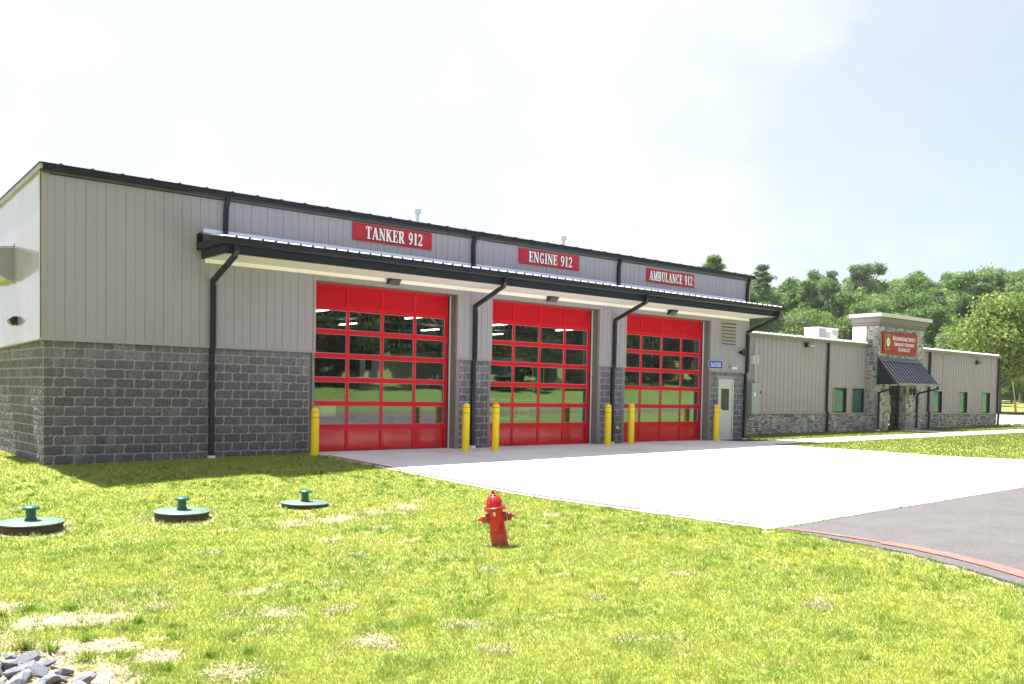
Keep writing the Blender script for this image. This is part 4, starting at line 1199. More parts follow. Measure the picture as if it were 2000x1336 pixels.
# wing roof + eave trim
mb = MB()
mb.add([(WX0, WY - .14, 4.24), (WX1 + .1, WY - .14, 4.24), (WX1 + .1, 16.2, 4.9), (WX0, 16.2, 4.9), (WX0, WY - .14, 4.2), (WX1 + .1, WY - .14, 4.2), (WX1 + .1, 16.2, 4.86), (WX0, 16.2, 4.86)],
       [(0, 1, 2, 3), (7, 6, 5, 4), (0, 4, 5, 1), (1, 5, 6, 2), (2, 6, 7, 3), (3, 7, 4, 0)])
for x in np.arange(WX0 + .3, WX1, .305): mb.prism([(x - .05, 4.24), (x + .05, 4.24), (x + .02, 4.30), (x - .02, 4.30)], 1, WY - .13, WY + .6)
wr = mb.build('roof', M['galvwing'], wing)
mb = MB()
for a, b_ in ((WX0, TX0 - .003), (TX1 + .003, WX1 + .1)): mb.prism([(WY - .16, 4.10), (WY - .05, 4.10), (WY - .05, 4.198), (WY - .18, 4.198), (WY - .18, 4.15)], 0, a, b_)
mb.build('eave_gutter', mat('eave_brown', (.17, .145, .125), .45), wing)

# random ashlar stone veneer
PAL = [tuple(v * 1.45 for v in q) for q in [(.13, .135, .15), (.16, .165, .18), (.10, .105, .12), (.20, .195, .20), (.24, .235, .225), (.30, .27, .22), (.36, .30, .21), (.09, .095, .11), (.17, .16, .155), (.33, .24, .16), (.28, .28, .28)]]
def stone_wall(name, a0, a1, z0, z1, plane, horiz, parent, holes=(), seed=1, warm=.25, sign=1, mort=True):
    r = random.Random(seed); mb = MB()
    cell = .085; nu = int(round((a1 - a0) / cell)); nv = int(round((z1 - z0) / cell)); cu = (a1 - a0) / nu; cv = (z1 - z0) / nv
    used = [[False] * nu for _ in range(nv)]
    for j in range(nv):
        for i in range(nu):
            if used[j][i]: continue
            w = r.choice([1, 2, 2, 3, 3, 4]); h = r.choice([1, 1, 2, 2, 3]) if w > 1 else r.choice([2, 2, 3])
            ww = 0
            while ww < w and i + ww < nu and not used[j][i + ww]: ww += 1
            hh = min(h, nv - j)
            for q in range(hh):
                for p in range(ww): used[j + q][i + p] = True
            s0, s1, t0, t1 = a0 + i * cu, a0 + (i + ww) * cu, z0 + j * cv, z0 + (j + hh) * cv
            ca, cz = (s0 + s1) / 2, (t0 + t1) / 2
            if any(ha - .02 < ca < hb + .02 and hz0 - .02 < cz < hz1 + .02 for ha, hb, hz0, hz1 in holes):
                continue
            jx = .0075; s0 += jx + r.uniform(0, .006); s1 -= jx + r.uniform(0, .006); t0 += jx + r.uniform(0, .006); t1 -= jx + r.uniform(0, .006)
            for ha, hb, hz0, hz1 in holes:
                if hz0 < cz < hz1 + .02:
                    if s0 < ha < s1: s1 = ha
                    if s0 < hb < s1: s0 = hb
            base = r.choice(PAL[:5] + PAL[7:9]) if r.random() > warm else r.choice(PAL[4:7] + PAL[9:])
            k = r.uniform(.8, 1.2); col = tuple(c * k for c in base)
            d = -r.uniform(.012, .032) * sign; bv = .008
            def P(a, dd, z): return (a, plane + dd, z) if horiz == 'x' else (plane + dd, a, z)
            ci = [(s0, t0), (s1, t0), (s1, t1), (s0, t1)]
            jt = lambda: r.uniform(-.004, .004)
            inn = [(s0 + bv + jt(), t0 + bv + jt()), (s1 - bv + jt(), t0 + bv + jt()), (s1 - bv + jt(), t1 - bv + jt()), (s0 + bv + jt(), t1 - bv + jt())]
            cc = ((s0 + s1) / 2 + jt() * 4, (t0 + t1) / 2 + jt() * 3)
            vs = [P(a, .006 * sign, z) for a, z in ci] + [P(a, d * .75, z) for a, z in inn] + [P(cc[0], d * 1.15, cc[1])]
            mb.add(vs, [(0, 1, 5, 4), (1, 2, 6, 5), (2, 3, 7, 6), (3, 0, 4, 7), (4, 5, 8), (5, 6, 8), (6, 7, 8), (7, 4, 8)], col)
    o = mb.build(name, M['stone'], parent)
    if mort:
        mm = MB()
        def bx(p, q, zz0, zz1):
            lo_, hi_ = sorted((plane, plane + .04 * sign))
            if horiz == 'x': mm.box(p, q, lo_, hi_, zz0, zz1)
            else: mm.box(lo_, hi_, p, q, zz0, zz1)
        if holes:
            ha, hb, hz0, hz1 = holes[0]
            bx(a0, ha, z0, z1); bx(hb, a1, z0, z1); bx(ha, hb, hz1, z1)
        else: bx(a0, a1, z0, z1)
        mm.build('mortar', mat('stone_mortar', (.55, .53, .49), .9), o)
    return o
stone_wall('stone_base', WX0, TX0, -.28, .915, WY - .01, 'x', wing, seed=11, warm=.14)
stone_wall('stone_base', TX1, WX1, -.15, .915, WY - .01, 'x', wing, seed=12, warm=.12)
stone_wall('stone_base', WY, 16, -.15, .915, WX1, 'y', wing, seed=13, sign=-1)
# entrance tower
OX0, OX1, OZ = 37.08, 38.80, 2.30
stone_wall('entrance_tower', TX0, TX1, -.12, 5.05, TY, 'x', wing, holes=((OX0, OX1, -.2, OZ),), seed=14, warm=.38)
stone_wall('entrance_tower', TY + .01, WY + .04, -.12, 5.05, TX0, 'y', wing, seed=15, warm=.12)
stone_wall('entrance_tower', TY + .01, TY + .44, 0.0, OZ, OX1, 'y', wing, seed=16, warm=.4)
mb = MB()
mb.box(TX0 + .045, OX0 - .01, TY + .045, WY + .5, -.2, 5.04); mb.box(OX1 + .045, TX1 - .01, TY + .045, WY + .5, -.2, 5.04); mb.box(OX0 - .01, OX1 + .045, TY + .045, WY + .5, OZ, 5.04)
mb.box(OX0 - .01, OX0, TY + .02, TY + .9, -.2, OZ)
mb.build('tower_core', M['mortar'], wing)
mb = MB(); mb.box(TX0 - .004, TX0 + .04, WY + .045, 2.75, 4.0, 5.05); mb.box(TX1 - .008, TX1 + .004, TY + .03, 2.75, 4.0, 5.05); mb.box(TX0 + .05, TX1 - .02, WY + .51, 2.75, 4.2, 5.03)
mb.build('parapet_side', M['pvc'], wing)
cor = MB()
prof = [(.0, 5.04), (.05, 5.06), (.05, 5.12), (.09, 5.16), (.09, 5.22), (.17, 5.34), (.20, 5.40), (.20, 5.46)]
def ring(o_, z): return [(TX0 - o_, TY - o_, z), (TX1 + o_, TY - o_, z), (TX1 + o_, 2.75, z), (TX0 - o_, 2.75, z)]
vs = [p for o_, z in prof for p in ring(o_, z)]; fs = []
for i in range(len(prof) - 1):
    for j in range(4): fs.append((4 * i + j, 4 * i + (j + 1) % 4, 4 * i + 4 + (j + 1) % 4, 4 * i + 4 + j))
fs.append((0, 1, 2, 3)); fs.append(tuple(4 * (len(prof) - 1) + j for j in range(4))[::-1])
cor.add(vs, fs); cn = cor.build('cornice', M['cornice'], wing)
mb = MB(); mb.box(TX0 - .28, TX1 + .28, TY - .28, 2.8, 5.463, 5.62); mb.build('cornice_cap', M['cornicetop'], cn, bevel=.01)
# entry door in the recess
mb = MB(); DY = TY + .36
mb.box(OX0, OX0 + .10, DY, DY + .12, 0.1, OZ); mb.box(OX1 - .12, OX1, DY, DY + .12, .1, OZ); mb.box(OX0 + .10, OX1 - .12, DY, DY + .12, 2.12, OZ)
mb.box(OX0 + .62, OX0 + .70, DY, DY + .12, .1, 2.12); mb.box(OX0 + .10, OX1 - .12, DY + .01, DY + .11, .1, .36); mb.box(OX0 + .70, OX1 - .12, DY + .012, DY + .108, 1.02, 1.10)
mb.box(OX1 - .20, OX1 - .12, DY + .008, DY + .112, .36, 2.12)
ed = mb.build('entry_door', M['frame'], wing)
mb = MB(); mb.box(OX0 + .10, OX0 + .62, DY + .05, DY + .056, .36, 2.12); mb.box(OX0 + .70, OX1 - .20, DY + .05, DY + .056, .36, 1.02); mb.box(OX0 + .70, OX1 - .20, DY + .05, DY + .056, 1.10, 2.12); mb.build('door_glass', M['dglass'], ed)
mb = MB(); mb.tube([(OX0 + .76, DY - .01, .95), (OX0 + .76, DY - .06, .98), (OX0 + .76, DY - .06, 1.3), (OX0 + .76, DY - .01, 1.33)], .012, 8); mb.build('door_handle', M['chrome'], ed)
# windows of the wing
for i, (p, q) in enumerate(WIN):
    mb = MB(); y0, y1 = WY + .05, WY + .13
    for a, b_, c, d in [(p, p + .055, wz0, wz1), (q - .055, q, wz0, wz1), (p + .055, q - .055, wz0, wz0 + .055), (p + .055, q - .055, wz1 - .055, wz1)]: mb.box(a, b_, y0, y1, c, d)
    mb.box(p - .004, p, WY - .02, y1, wz0, wz1); mb.box(q, q + .004, WY - .02, y1, wz0, wz1)
    f = mb.build('window', M['frame'], wing)
    mb = MB(); mb.box(p + .055, q - .055, y0 + .02, y0 + .026, wz0 + .055, wz1 - .055); mb.build('window_pane', M['wglass'], f)
    if i == 1:
        mb = MB(); mb.prism([(p + .45, wz0 + .06), (p + .75, wz0 + .06), (p + .72, wz0 + .35), (p + .66, wz1 - .45), (p + .60, wz0 + .5)], 1, y0 + .045, y0 + .055); mb.build('blind', M['white'], f)
# awning
AX0, AX1, AYF, AZB, AZT = 35.88, 39.80, .40, 2.38, 3.50
aw = empty('awning', (0, 0, 0)); aw.parent = wing
mb = MB(); mb.prism([(TY - .045, AZB - .06), (TY - .045, AZT), (AYF + .03, AZB + .0), (AYF + .03, AZB - .06)], 0, AX0, AX0 + .02); mb.build('awning_side', M['black'], aw); mb = MB(); mb.prism([(TY - .045, AZB - .06), (TY - .045, AZT), (AYF + .03, AZB + .0), (AYF + .03, AZB - .06)], 0, AX1 - .02, AX1)
mb.build('awning_side', M['black'], aw)
mb = MB()
dy_, dz_ = AYF - (TY - .045), AZB - AZT; Ln = math.hypot(dy_, dz_); ny_, nz_ = -(-dz_) / Ln, (-dy_) / Ln
def AP(x, t, hh): return (x, TY - .045 + dy_ * t + (dz_ / Ln) * hh, AZT + dz_ * t - (dy_ / Ln) * hh)
mb.add([AP(AX0 + .02, 0, 0), AP(AX1 - .02, 0, 0), AP(AX1 - .02, 1, 0), AP(AX0 + .02, 1, 0), AP(AX0 + .02, 0, -.02), AP(AX1 - .02, 0, -.02), AP(AX1 - .02, 1, -.02), AP(AX0 + .02, 1, -.02)],
       [(0, 1, 2, 3), (7, 6, 5, 4), (0, 4, 5, 1), (1, 5, 6, 2), (2, 6, 7, 3), (3, 7, 4, 0)])
mb.build('awning_panel', M['awn'], aw)
nr = 14; mb = MB()
for k in range(nr):
    x = AX0 + .03 + (AX1 - AX0 - .06) * k / (nr - 1)
    mb.add([AP(x - .022, .02, 0.001), AP(x + .022, .02, .001), AP(x + .022, 1, .001), AP(x - .022, 1, .001), AP(x - .022, .02, .05), AP(x + .022, .02, .05), AP(x + .022, 1, .05), AP(x - .022, 1, .05)],
           [(0, 3, 2, 1), (4, 5, 6, 7), (0, 1, 5, 4), (1, 2, 6, 5), (2, 3, 7, 6), (3, 0, 4, 7)])
mb.build('standing_seam', M['seamblack'], aw)
mb = MB(); mb.box(AX0, AX1, TY - .075, TY - .03, AZT - .02, AZT + .08)
mb.add([AP(AX0, -.02, .055), AP(AX1, -.02, .055), AP(AX1, .12, .055), AP(AX0, .12, .055), AP(AX0, -.02, .062), AP(AX1, -.02, .062), AP(AX1, .12, .062), AP(AX0, .12, .062)],
       [(0, 3, 2, 1), (4, 5, 6, 7), (0, 1, 5, 4), (1, 2, 6, 5), (2, 3, 7, 6), (3, 0, 4, 7)])
mb.build('awning_flashing', mat('awning_flash', (.09, .10, .13), .35, metal=.3), aw)
mb = MB(); mb.prism([(AYF + .02, AZB - .09), (AYF - .08, AZB - .09), (AYF - .12, AZB + .0), (AYF - .12, AZB + .03), (AYF + .02, AZB + .03)], 0, AX0 + .0, AX1 + .10); mb.build('awning_gutter', M['gut'], aw)
for xs_, xw in ((AX0 + .12, 36.02), (AX1 - .04, 39.72)):
    mb = MB(); mb.path([(xs_, AYF - .04, AZB - .08), (xs_, AYF - .04, AZB - .2), (xw, TY - .16, AZB - .42), (xw, TY - .09, AZB - .52), (xw, TY - .09, .22)], .085, .075)
    o = mb.build('downspout', M['black'], aw)
    mb = MB(); mb.box(xw - .07, xw + .07, TY - .16, TY - .03, .12, .22); mb.build('drain_boot', M['white'], o)
for x, kk in ((32.58, 1), (42.10, 1), (50.33, 1)):
    mb = MB(); mb.path([(x, WY - .10, 4.10), (x, WY - .085, 1.12), (x, WY - .13, .98), (x + .03, WY - .14, .9), (x + .03, WY - .10, .14)], .10, .075)
    mb.build('downspout', M['black'], wing)
# lantern on the tower, beside the door
o = empty('wall_lantern', (39.15, TY - .03, 2.02), 'small dark wall lantern on the stone beside the entrance, under the awning', 'lantern')
mb = MB(); mb.box(-.06, .06, -.03, 0, -.15, .12); mb.box(-.015, .015, -.14, -.03, .04, .08); mb.build('bracket', M['frame'], o)
mb = MB(); mb.prism([(-.08, -.16), (.08, -.16), (.10, .08), (.0, .18), (-.10, .08)], 1, -.26, -.14); mb.build('lantern_body', M['frame'], o)
# tower sign
o = empty('station_sign', (36.22, TY - .05, 3.77), 'large red sign reading ROCKINGHAM COUNTY EMERGENCY RESPONSE STATION 12 on the stone tower', 'sign')
mb = MB(); mb.box(0, 3.20, -.06, 0, 0, 1.03); mb.build('sign_panel', M['signred2'], o, bevel=.006)
mb = MB()
for a in (0.0, 3.17): mb.box(a, a + .03, -.07, -.0605, 0, 1.03)
for b_ in (0.0, 1.0): mb.box(.03, 3.17, -.07, -.0605, b_, b_ + .03)
mb.build('sign_border', mat('tower_sign_border', (.22, .006, .012), .4), o)
for tx, a, b_, z, h in (('ROCKINGHAM COUNTY', .86, 3.06, .66, .205), ('EMERGENCY RESPONSE', .99, 2.94, .41, .165), ('STATION 12', 1.40, 2.50, .16, .175)):
    lettering(tx, a, b_, z, h, -.075, caps=.82, track=.03, grow=.002).build('lettering', M['white'], o)
bd = MB(); bd.prism([(.22, .20), (.64, .20), (.68, .28), (.66, .80)] + arc(.43, .80, .23, .13, 0, 180, 12) + [(.18, .28)], 1, -.074, -.0605); bd.build('badge_border', M['gold'], o)
bd = MB(); bd.prism([(.245, .225), (.615, .225), (.65, .29), (.635, .795)] + arc(.43, .80, .205, .105, 0, 180, 12) + [(.21, .29)], 1, -.079, -.0745); bd.build('badge_field', M['frame'], o)
bd = MB(); bd.prism(arc(.43, .55, .155, .215, 0, 345, 23), 1, -.082, -.0795); bd.build('badge_seal', M['white'], o)
bd = MB(); bd.prism(arc(.43, .55, .055, .10, 0, 345, 15), 1, -.084, -.0825); bd.prism([(.33, .24), (.53, .24), (.53, .275), (.33, .275)], 1, -.0825, -.0795)
bd.prism(arc(.43, .80, .12, .055, 10, 170, 8), 1, -.0822, -.0795); bd.build('badge_emblem', M['gold'], o)

# rooftop unit and small condenser
o = empty('rooftop_unit', (35.35, 4.05, 4.33), 'large pale grey rooftop air-conditioning unit on the wing roof', 'air conditioner')
mb = MB(); mb.box(-.15, 1.55, 0, .8, 0, .70); mb.box(-.18, 1.58, -.03, .83, .70, .74); mb.build('unit_cabinet', M['hvac'], o, bevel=.01)
mb = MB()
for x in np.arange(1.05, 1.5, .07): mb.box(x, x + .03, -.012, -.001, .08, .66)
mb.box(-.10, .45, -.012, -.001, .06, .66)
mb.build('coil_grille', M['hvacdark'], o)
mb = MB(); mb.prism([(-.002, .55), (-.24, .28), (-.24, .24), (-.002, .24)], 0, .55, 1.0); mb.build('intake_hood', M['hvac'], o)
mb = MB(); mb.box(.42, .55, -.016, -.013, .50, .62); mb.build('warning_sticker', mat('sticker_yellow', (.7, .55, .05), .5), o)
mb = MB(); mb.box(-.02, 1.42, .1, .7, -.25, -.001); mb.build('roof_curb', M['hvacdark'], o)
o = empty('condenser_unit', (38.6, 3.4, 4.42), 'small white condenser on the roof just behind the stone tower', 'air conditioner')
mb = MB(); mb.box(-.3, .5, 0, .45, -.12, .72); mb.build('unit_cabinet', M['hvac'], o, bevel=.02)
mb = MB(); 
for z in np.arange(.05, .7, .08): mb.box(-.26, .46, -.012, -.001, z, z + .04)
mb.build('coil_grille', M['hvacdark'], o)
for x, y in ((25.6, 2.6), (27.0, 2.8)):
    mb = MB(); mb.tube([(x, y, 4.1), (x, y, 4.95)], .05, 10); mb.build('vent_pipe', M['pvc'], wing)

# electrical cabinet and conduits between bay and wing
o = empty('electrical_cabinet', (26.70, WY - .04, .90), 'tall grey electrical cabinet on the wing wall next to the bay corner', 'electrical cabinet')
mb = MB(); mb.box(0, .56, -.24, -.0, .0, 1.28); mb.build('cabinet_box', M['cabinet'], o, bevel=.008)
mb = MB(); mb.box(.02, .54, -.252, -.241, .03, 1.25); mb.build('cabinet_door', M['cabinet'], o, bevel=.004)
mb = MB(); mb.box(.14, .24, -.256, -.253, .74, .90); mb.build('notice', M['white'], o)
mb = MB(); mb.box(.53, .58, -.28, -.15, .86, .95); mb.build('switch_handle', M['black'], o)
mb = MB(); mb.tube([(.35, -.12, 1.28), (.35, -.12, 2.9)], .045, 10); mb.tube([(.46, -.12, 0.001), (.46, -.12, -.05), (.42, -.12, -.13), (.34, -.12, -.17), (.0, -.12, -.18)], .04, 10); mb.build('conduit', M['pipe'], o, smooth=True)
mb = MB(); mb.box(.20, .24, -.17, .0, 2.05, 2.4); mb.box(.46, .50, -.17, .0, 2.05, 2.4); mb.build('bracket', M['pvc'], o)

# ------------------------------------------------------------------ septic lids
def septic():
    o = empty('septic_riser', (0, 0, 0))
    mb = MB(); mb.lathe([(.405, -.1), (.405, .02), (.415, .03), (.415, .045), (.405, .055), (.405, .075), (.415, .085), (.415, .10), (.40, .11), (.40, .125)], n=48); mb.build('riser_ring', M['riser'], o, smooth=True)
    mb = MB(); mb.lathe([(.37, .126), (.425, .126), (.43, .135), (.43, .150), (.415, .160), (.18, .172), (.17, .176), (.01, .178)], n=48)
    l_ = mb.build('lid', M['lid'], o, smooth=True)
    mb = MB()
    for k in range(8):
        a = k * math.pi / 4 + .2; mb.lathe([(.012, .158), (.010, .170)], (.385 * math.cos(a), .385 * math.sin(a), 0), 8)
    mb.build('bolt', M['chrome'], l_)
    mb = MB(); mb.lathe([(.080, .176), (.080, .215), (.064, .22), (.064, .35), (.062, .37)], n=24); v = mb.build('vent_stem', M['vent'], o, smooth=True)
    mb = MB(); mb.lathe([(.064, .368), (.112, .372), (.116, .39), (.106, .415), (.066, .44), (.005, .448)], n=24); mb.build('vent_cap', M['vent'], v, smooth=True)
    return o
sp = septic()
for i, (x, y, s, rz, lb) in enumerate(((-1.64, -6.36, 1.02, 0, 'green septic lid with mushroom vent nearest the left edge of the lawn'),
                                (.40, -6.69, .97, 1.1, 'green septic lid with mushroom vent, middle of the three in bare soil'),
                                (2.43, -6.79, .93, 2.3, 'green septic lid with mushroom vent nearest the apron, low in the grass'))):
    o = sp if i == 0 else copy_tree(sp)
    o.location = (x, y, g(x, y) - (.0 if i < 2 else .05)); o.scale = (s, s, s * .78); o.rotation_euler = (.01, -.012, rz)
    tag(o, lb, 'septic lid', 'green septic lids in a row on the lawn')

# ------------------------------------------------------------------ hydrant
hy = empty('fire_hydrant', (2.66, -11.68, g(2.66, -11.68) - .03), 'red fire hydrant leaning slightly on the lawn in front of the apron', 'fire hydrant')
mb = MB(); mb.lathe([(.099, -.05), (.098, .20)], n=28); mb.build('lower_barrel', M['hydlow'], hy, smooth=True)
mb = MB(); mb.lathe([(.100, .199), (.106, .203), (.106, .216), (.098, .222), (.096, .23), (.090, .44), (.094, .452), (.094, .470), (.128, .474), (.134, .484), (.132, .500), (.122, .507), (.094, .507)], n=32)
mb.build('barrel', M['hyd'], hy, smooth=True)
mb = MB(); mb.lathe([(.090, .508), (.092, .53), (.088, .565), (.076, .602), (.056, .628), (.040, .637), (.040, .650), (.030, .656), (.028, .664)], n=32)
for k in range(8):
    a = k * math.pi / 4 + .3
    pts = [(r_ * math.cos(a), r_ * math.sin(a), z_) for r_, z_ in ((.093, .51), (.095, .53), (.091, .565), (.079, .602), (.058, .63))]
    mb.tube(pts, .005, 6)
bn = mb.build('bonnet', M['hyd'], hy, smooth=True)
mb = MB(); mb.lathe([(.019, .662), (.017, .695)], n=5); mb.build('operating_nut', M['hydcap'], bn)
mb = MB()
for k in range(8):
    a = k * math.pi / 4; mb.lathe([(.010, .458), (.010, .474)], (.118 * math.cos(a), .118 * math.sin(a), 0), 6); mb.lathe([(.010, .503), (.009, .516)], (.118 * math.cos(a), .118 * math.sin(a), 0), 6)
mb.build('flange_bolt', M['hydcap'], hy)
vdir = Vector((.7665, -.642, 0)).normalized()       # hose outlets lie across the view
for s in (-1, 1):
    d = vdir * s
    def P(t, z=.372): return tuple(d * t + Vector((0, 0, z)))
    mb = MB(); mb.tube([P(.07), P(.10), P(.125)], [.062, .060, .052], 20); n_ = mb.build('outlet', M['hydcap'], hy, smooth=True)
    mb = MB(); mb.tube([P(.130), P(.134), P(.165), P(.180), P(.186)], [.050, .056, .054, .036, .020], 20); mb.tube([P(.186), P(.218)], .017, 5); mb.build('outlet_cap', M['hydcap'] if s > 0 else M['hyd'], n_, smooth=True)
    mb = MB(); pts = [Vector(P(.155, .318)) + Vector((0, -.01, 0))]
    for k in range(1, 15):
        t = k / 14; pts.append(Vector(P(.155 - .062 * t, .318 - .115 * t - .045 * math.sin(math.pi * t))) + Vector((0, -.01, 0)))
    for a, b_ in zip(pts, pts[1:]): mb.tube([a, b_], .0042, 5)
    mb.build('chain', M['chain'], n_)
mb = MB(); mb.tube([(-.5 * .17, -.766 * .17 * 0 - .09, .30), (-.02, -.125, .30)], .001, 3)
a = math.radians(262)
mb = MB()
vs = []
for zz in (.405, .45):
    for aa in (212, 221, 230): vs.append((.0955 * math.cos(math.radians(aa)), .0955 * math.sin(math.radians(aa)), zz))
mb.add(vs, [(0, 1, 4, 3), (1, 2, 5, 4)]); 
st_ = mb.build('tag_sticker', mat('sticker_cream', (.75, .7, .62), .5), hy, recalc=False)
st_.modifiers.new('thick', 'SOLIDIFY').thickness = .002
mb = MB(); mb.lathe([(.16, -.03), (.16, .004), (.15, .01)], n=8); mb.build('base_flange', M['riser'], hy)
hy.rotation_euler = Matrix.Rotation(math.radians(-8.5), 3, Vector((-.642, -.766, 0)).normalized() * -1).to_euler()
hy.scale = (1.09, 1.09, 1.07)

# ------------------------------------------------------------------ rocks, lower left, and by the sidewalk far right
def rock_mesh(seed):
    r = random.Random(seed); b = bmesh.new()
    pts = []
    for i in range(16):
        v = Vector((r.gauss(0, 1), r.gauss(0, 1), r.gauss(0, 1))).normalized(); v *= r.uniform(.75, 1.05); v.z *= .7; v.x *= 1.2; b.verts.new(v)
    bmesh.ops.convex_hull(b, input=b.verts[:])
    for v in [v for v in b.verts if not v.link_faces]: b.verts.remove(v)
    bmesh.ops.bevel(b, geom=b.edges[:], offset=.06, segments=2, profile=.6, affect='EDGES')
    bmesh.ops.recalc_face_normals(b, faces=b.faces)
    me = bpy.data.meshes.new('rock'); b.to_mesh(me); b.free(); me.materials.append(M['rock']); return me
RM = [rock_mesh(100 + i) for i in range(6)]
RK = [(a_, b_, c_ * .80) for a_, b_, c_ in [(-3.40, -12.98, .13), (-3.31, -13.22, .10), (-3.16, -13.12, .105), (-3.50, -13.35, .15), (-3.33, -13.47, .11), (-3.10, -13.34, .095), (-3.19, -13.53, .10), (-3.05, -13.66, .09),
      (-3.38, -13.72, .13), (-3.18, -13.82, .12), (-2.98, -13.92, .10), (-3.58, -13.60, .14), (-3.55, -13.1, .12), (-3.3, -14.0, .13), (-3.1, -14.1, .12), (-3.55, -13.9, .13), 
      (-3.6, -12.85, .1), (-3.45, -14.2, .14), (-3.0, -14.3, .13), (-3.42, -13.2, .11), (-3.22, -13.34, .10), (-3.12, -13.76, .08), (-3.25, -13.0, .08), (-3.3, -13.6, .11)]]
for i, (x, y, s) in enumerate(RK):
    o = bpy.data.objects.new('riprap_rock', RM[i % 6]); COL.objects.link(o)
    o.location = (x, y, g(x, y) + s * .28); o.scale = (s * random.uniform(.9, 1.2), s * random.uniform(.85, 1.1), s * random.uniform(.75, 1.0)); o.rotation_euler = (random.uniform(-.4, .4), random.uniform(-.4, .4), random.uniform(0, 6.3))
    tag(o, 'grey angular riprap rock piled at the lower left corner of the lawn', 'rock', 'riprap rocks')
for i in range(9):
    x = 51.3 + i * .42; y = 1.75 + .12 * math.sin(i * 2.3); s = random.uniform(.09, .16)
    o = bpy.data.objects.new('edging_rock', RM[i % 6]); COL.objects.link(o); o.location = (x, y, g(x, y) + .05); o.scale = (s, s, s); o.rotation_euler = (0, .2, i)
    tag(o, 'grey edging rock at the parking lot past the far end of the wing', 'rock', 'edging rocks by the parking lot')

# weeds by the rocks: coarse tufts
def weed(x, y, h, n, seed, col, label, name, w=.006):
    r = np.random.default_rng(seed); Vs = []; Fs = []; Cs = []
    for k in range(n):
        a = r.uniform(0, 6.283); l = r.uniform(.25, 1.0) * h; hh = h * r.uniform(.6, 1.1); bx, by = x + r.normal(0, .035), y + r.normal(0, .035); z = g(bx, by) - .01
        d = np.array([math.cos(a), math.sin(a)]); q = np.array([-d[1], d[0]]) * w
        c = np.array(col) * r.uniform(.7, 1.3)
        for t in (0, .45, .8, 1):
            p = np.array([bx, by]) + d * l * t ** 1.6; zz = z + hh * (t - .25 * t ** 3); ww = (1 - t) ** .6
            Vs += [(p[0] - q[0] * ww, p[1] - q[1] * ww, zz), (p[0] + q[0] * ww, p[1] + q[1] * ww, zz)]; Cs += [c, c]
        b = len(Vs) - 8; Fs += [(b, b + 1, b + 3, b + 2), (b + 2, b + 3, b + 5, b + 4), (b + 4, b + 5, b + 7, b + 6)]
    o = npmesh(name, np.array(Vs), np.array(Fs), M['grass'], col=np.array(Cs)); tag(o, label, 'weed', 'coarse weeds around the riprap rocks'); return o
WD = [(-3.12, -12.72, .17, 60), (-2.95, -12.95, .14, 45), (-3.35, -12.55, .15, 50), (-2.78, -13.30, .12, 40), (-2.55, -13.45, .10, 36), (-2.65, -12.75, .12, 40), (-2.30, -12.55, .10, 45), (-2.10, -12.35, .11, 50),
      (-2.05, -13.05, .11, 40), (-1.9, -12.7, .10, 44), (-2.4, -13.95, .12, 40), (-2.0, -13.8, .10, 40), (-3.05, -11.45, .12, 60), (-2.75, -11.35, .12, 60), (-2.45, -11.5, .10, 60), (-1.6, -13.3, .10, 46), (-1.75, -13.9, .11, 40)]
for i, (x, y, h, n) in enumerate(WD):
    weed(x, y, h, n, i, (.17, .27, .03) if i % 3 else (.26, .31, .06), 'tuft of coarse bright green weeds near the riprap rocks at the lower left', 'weed')

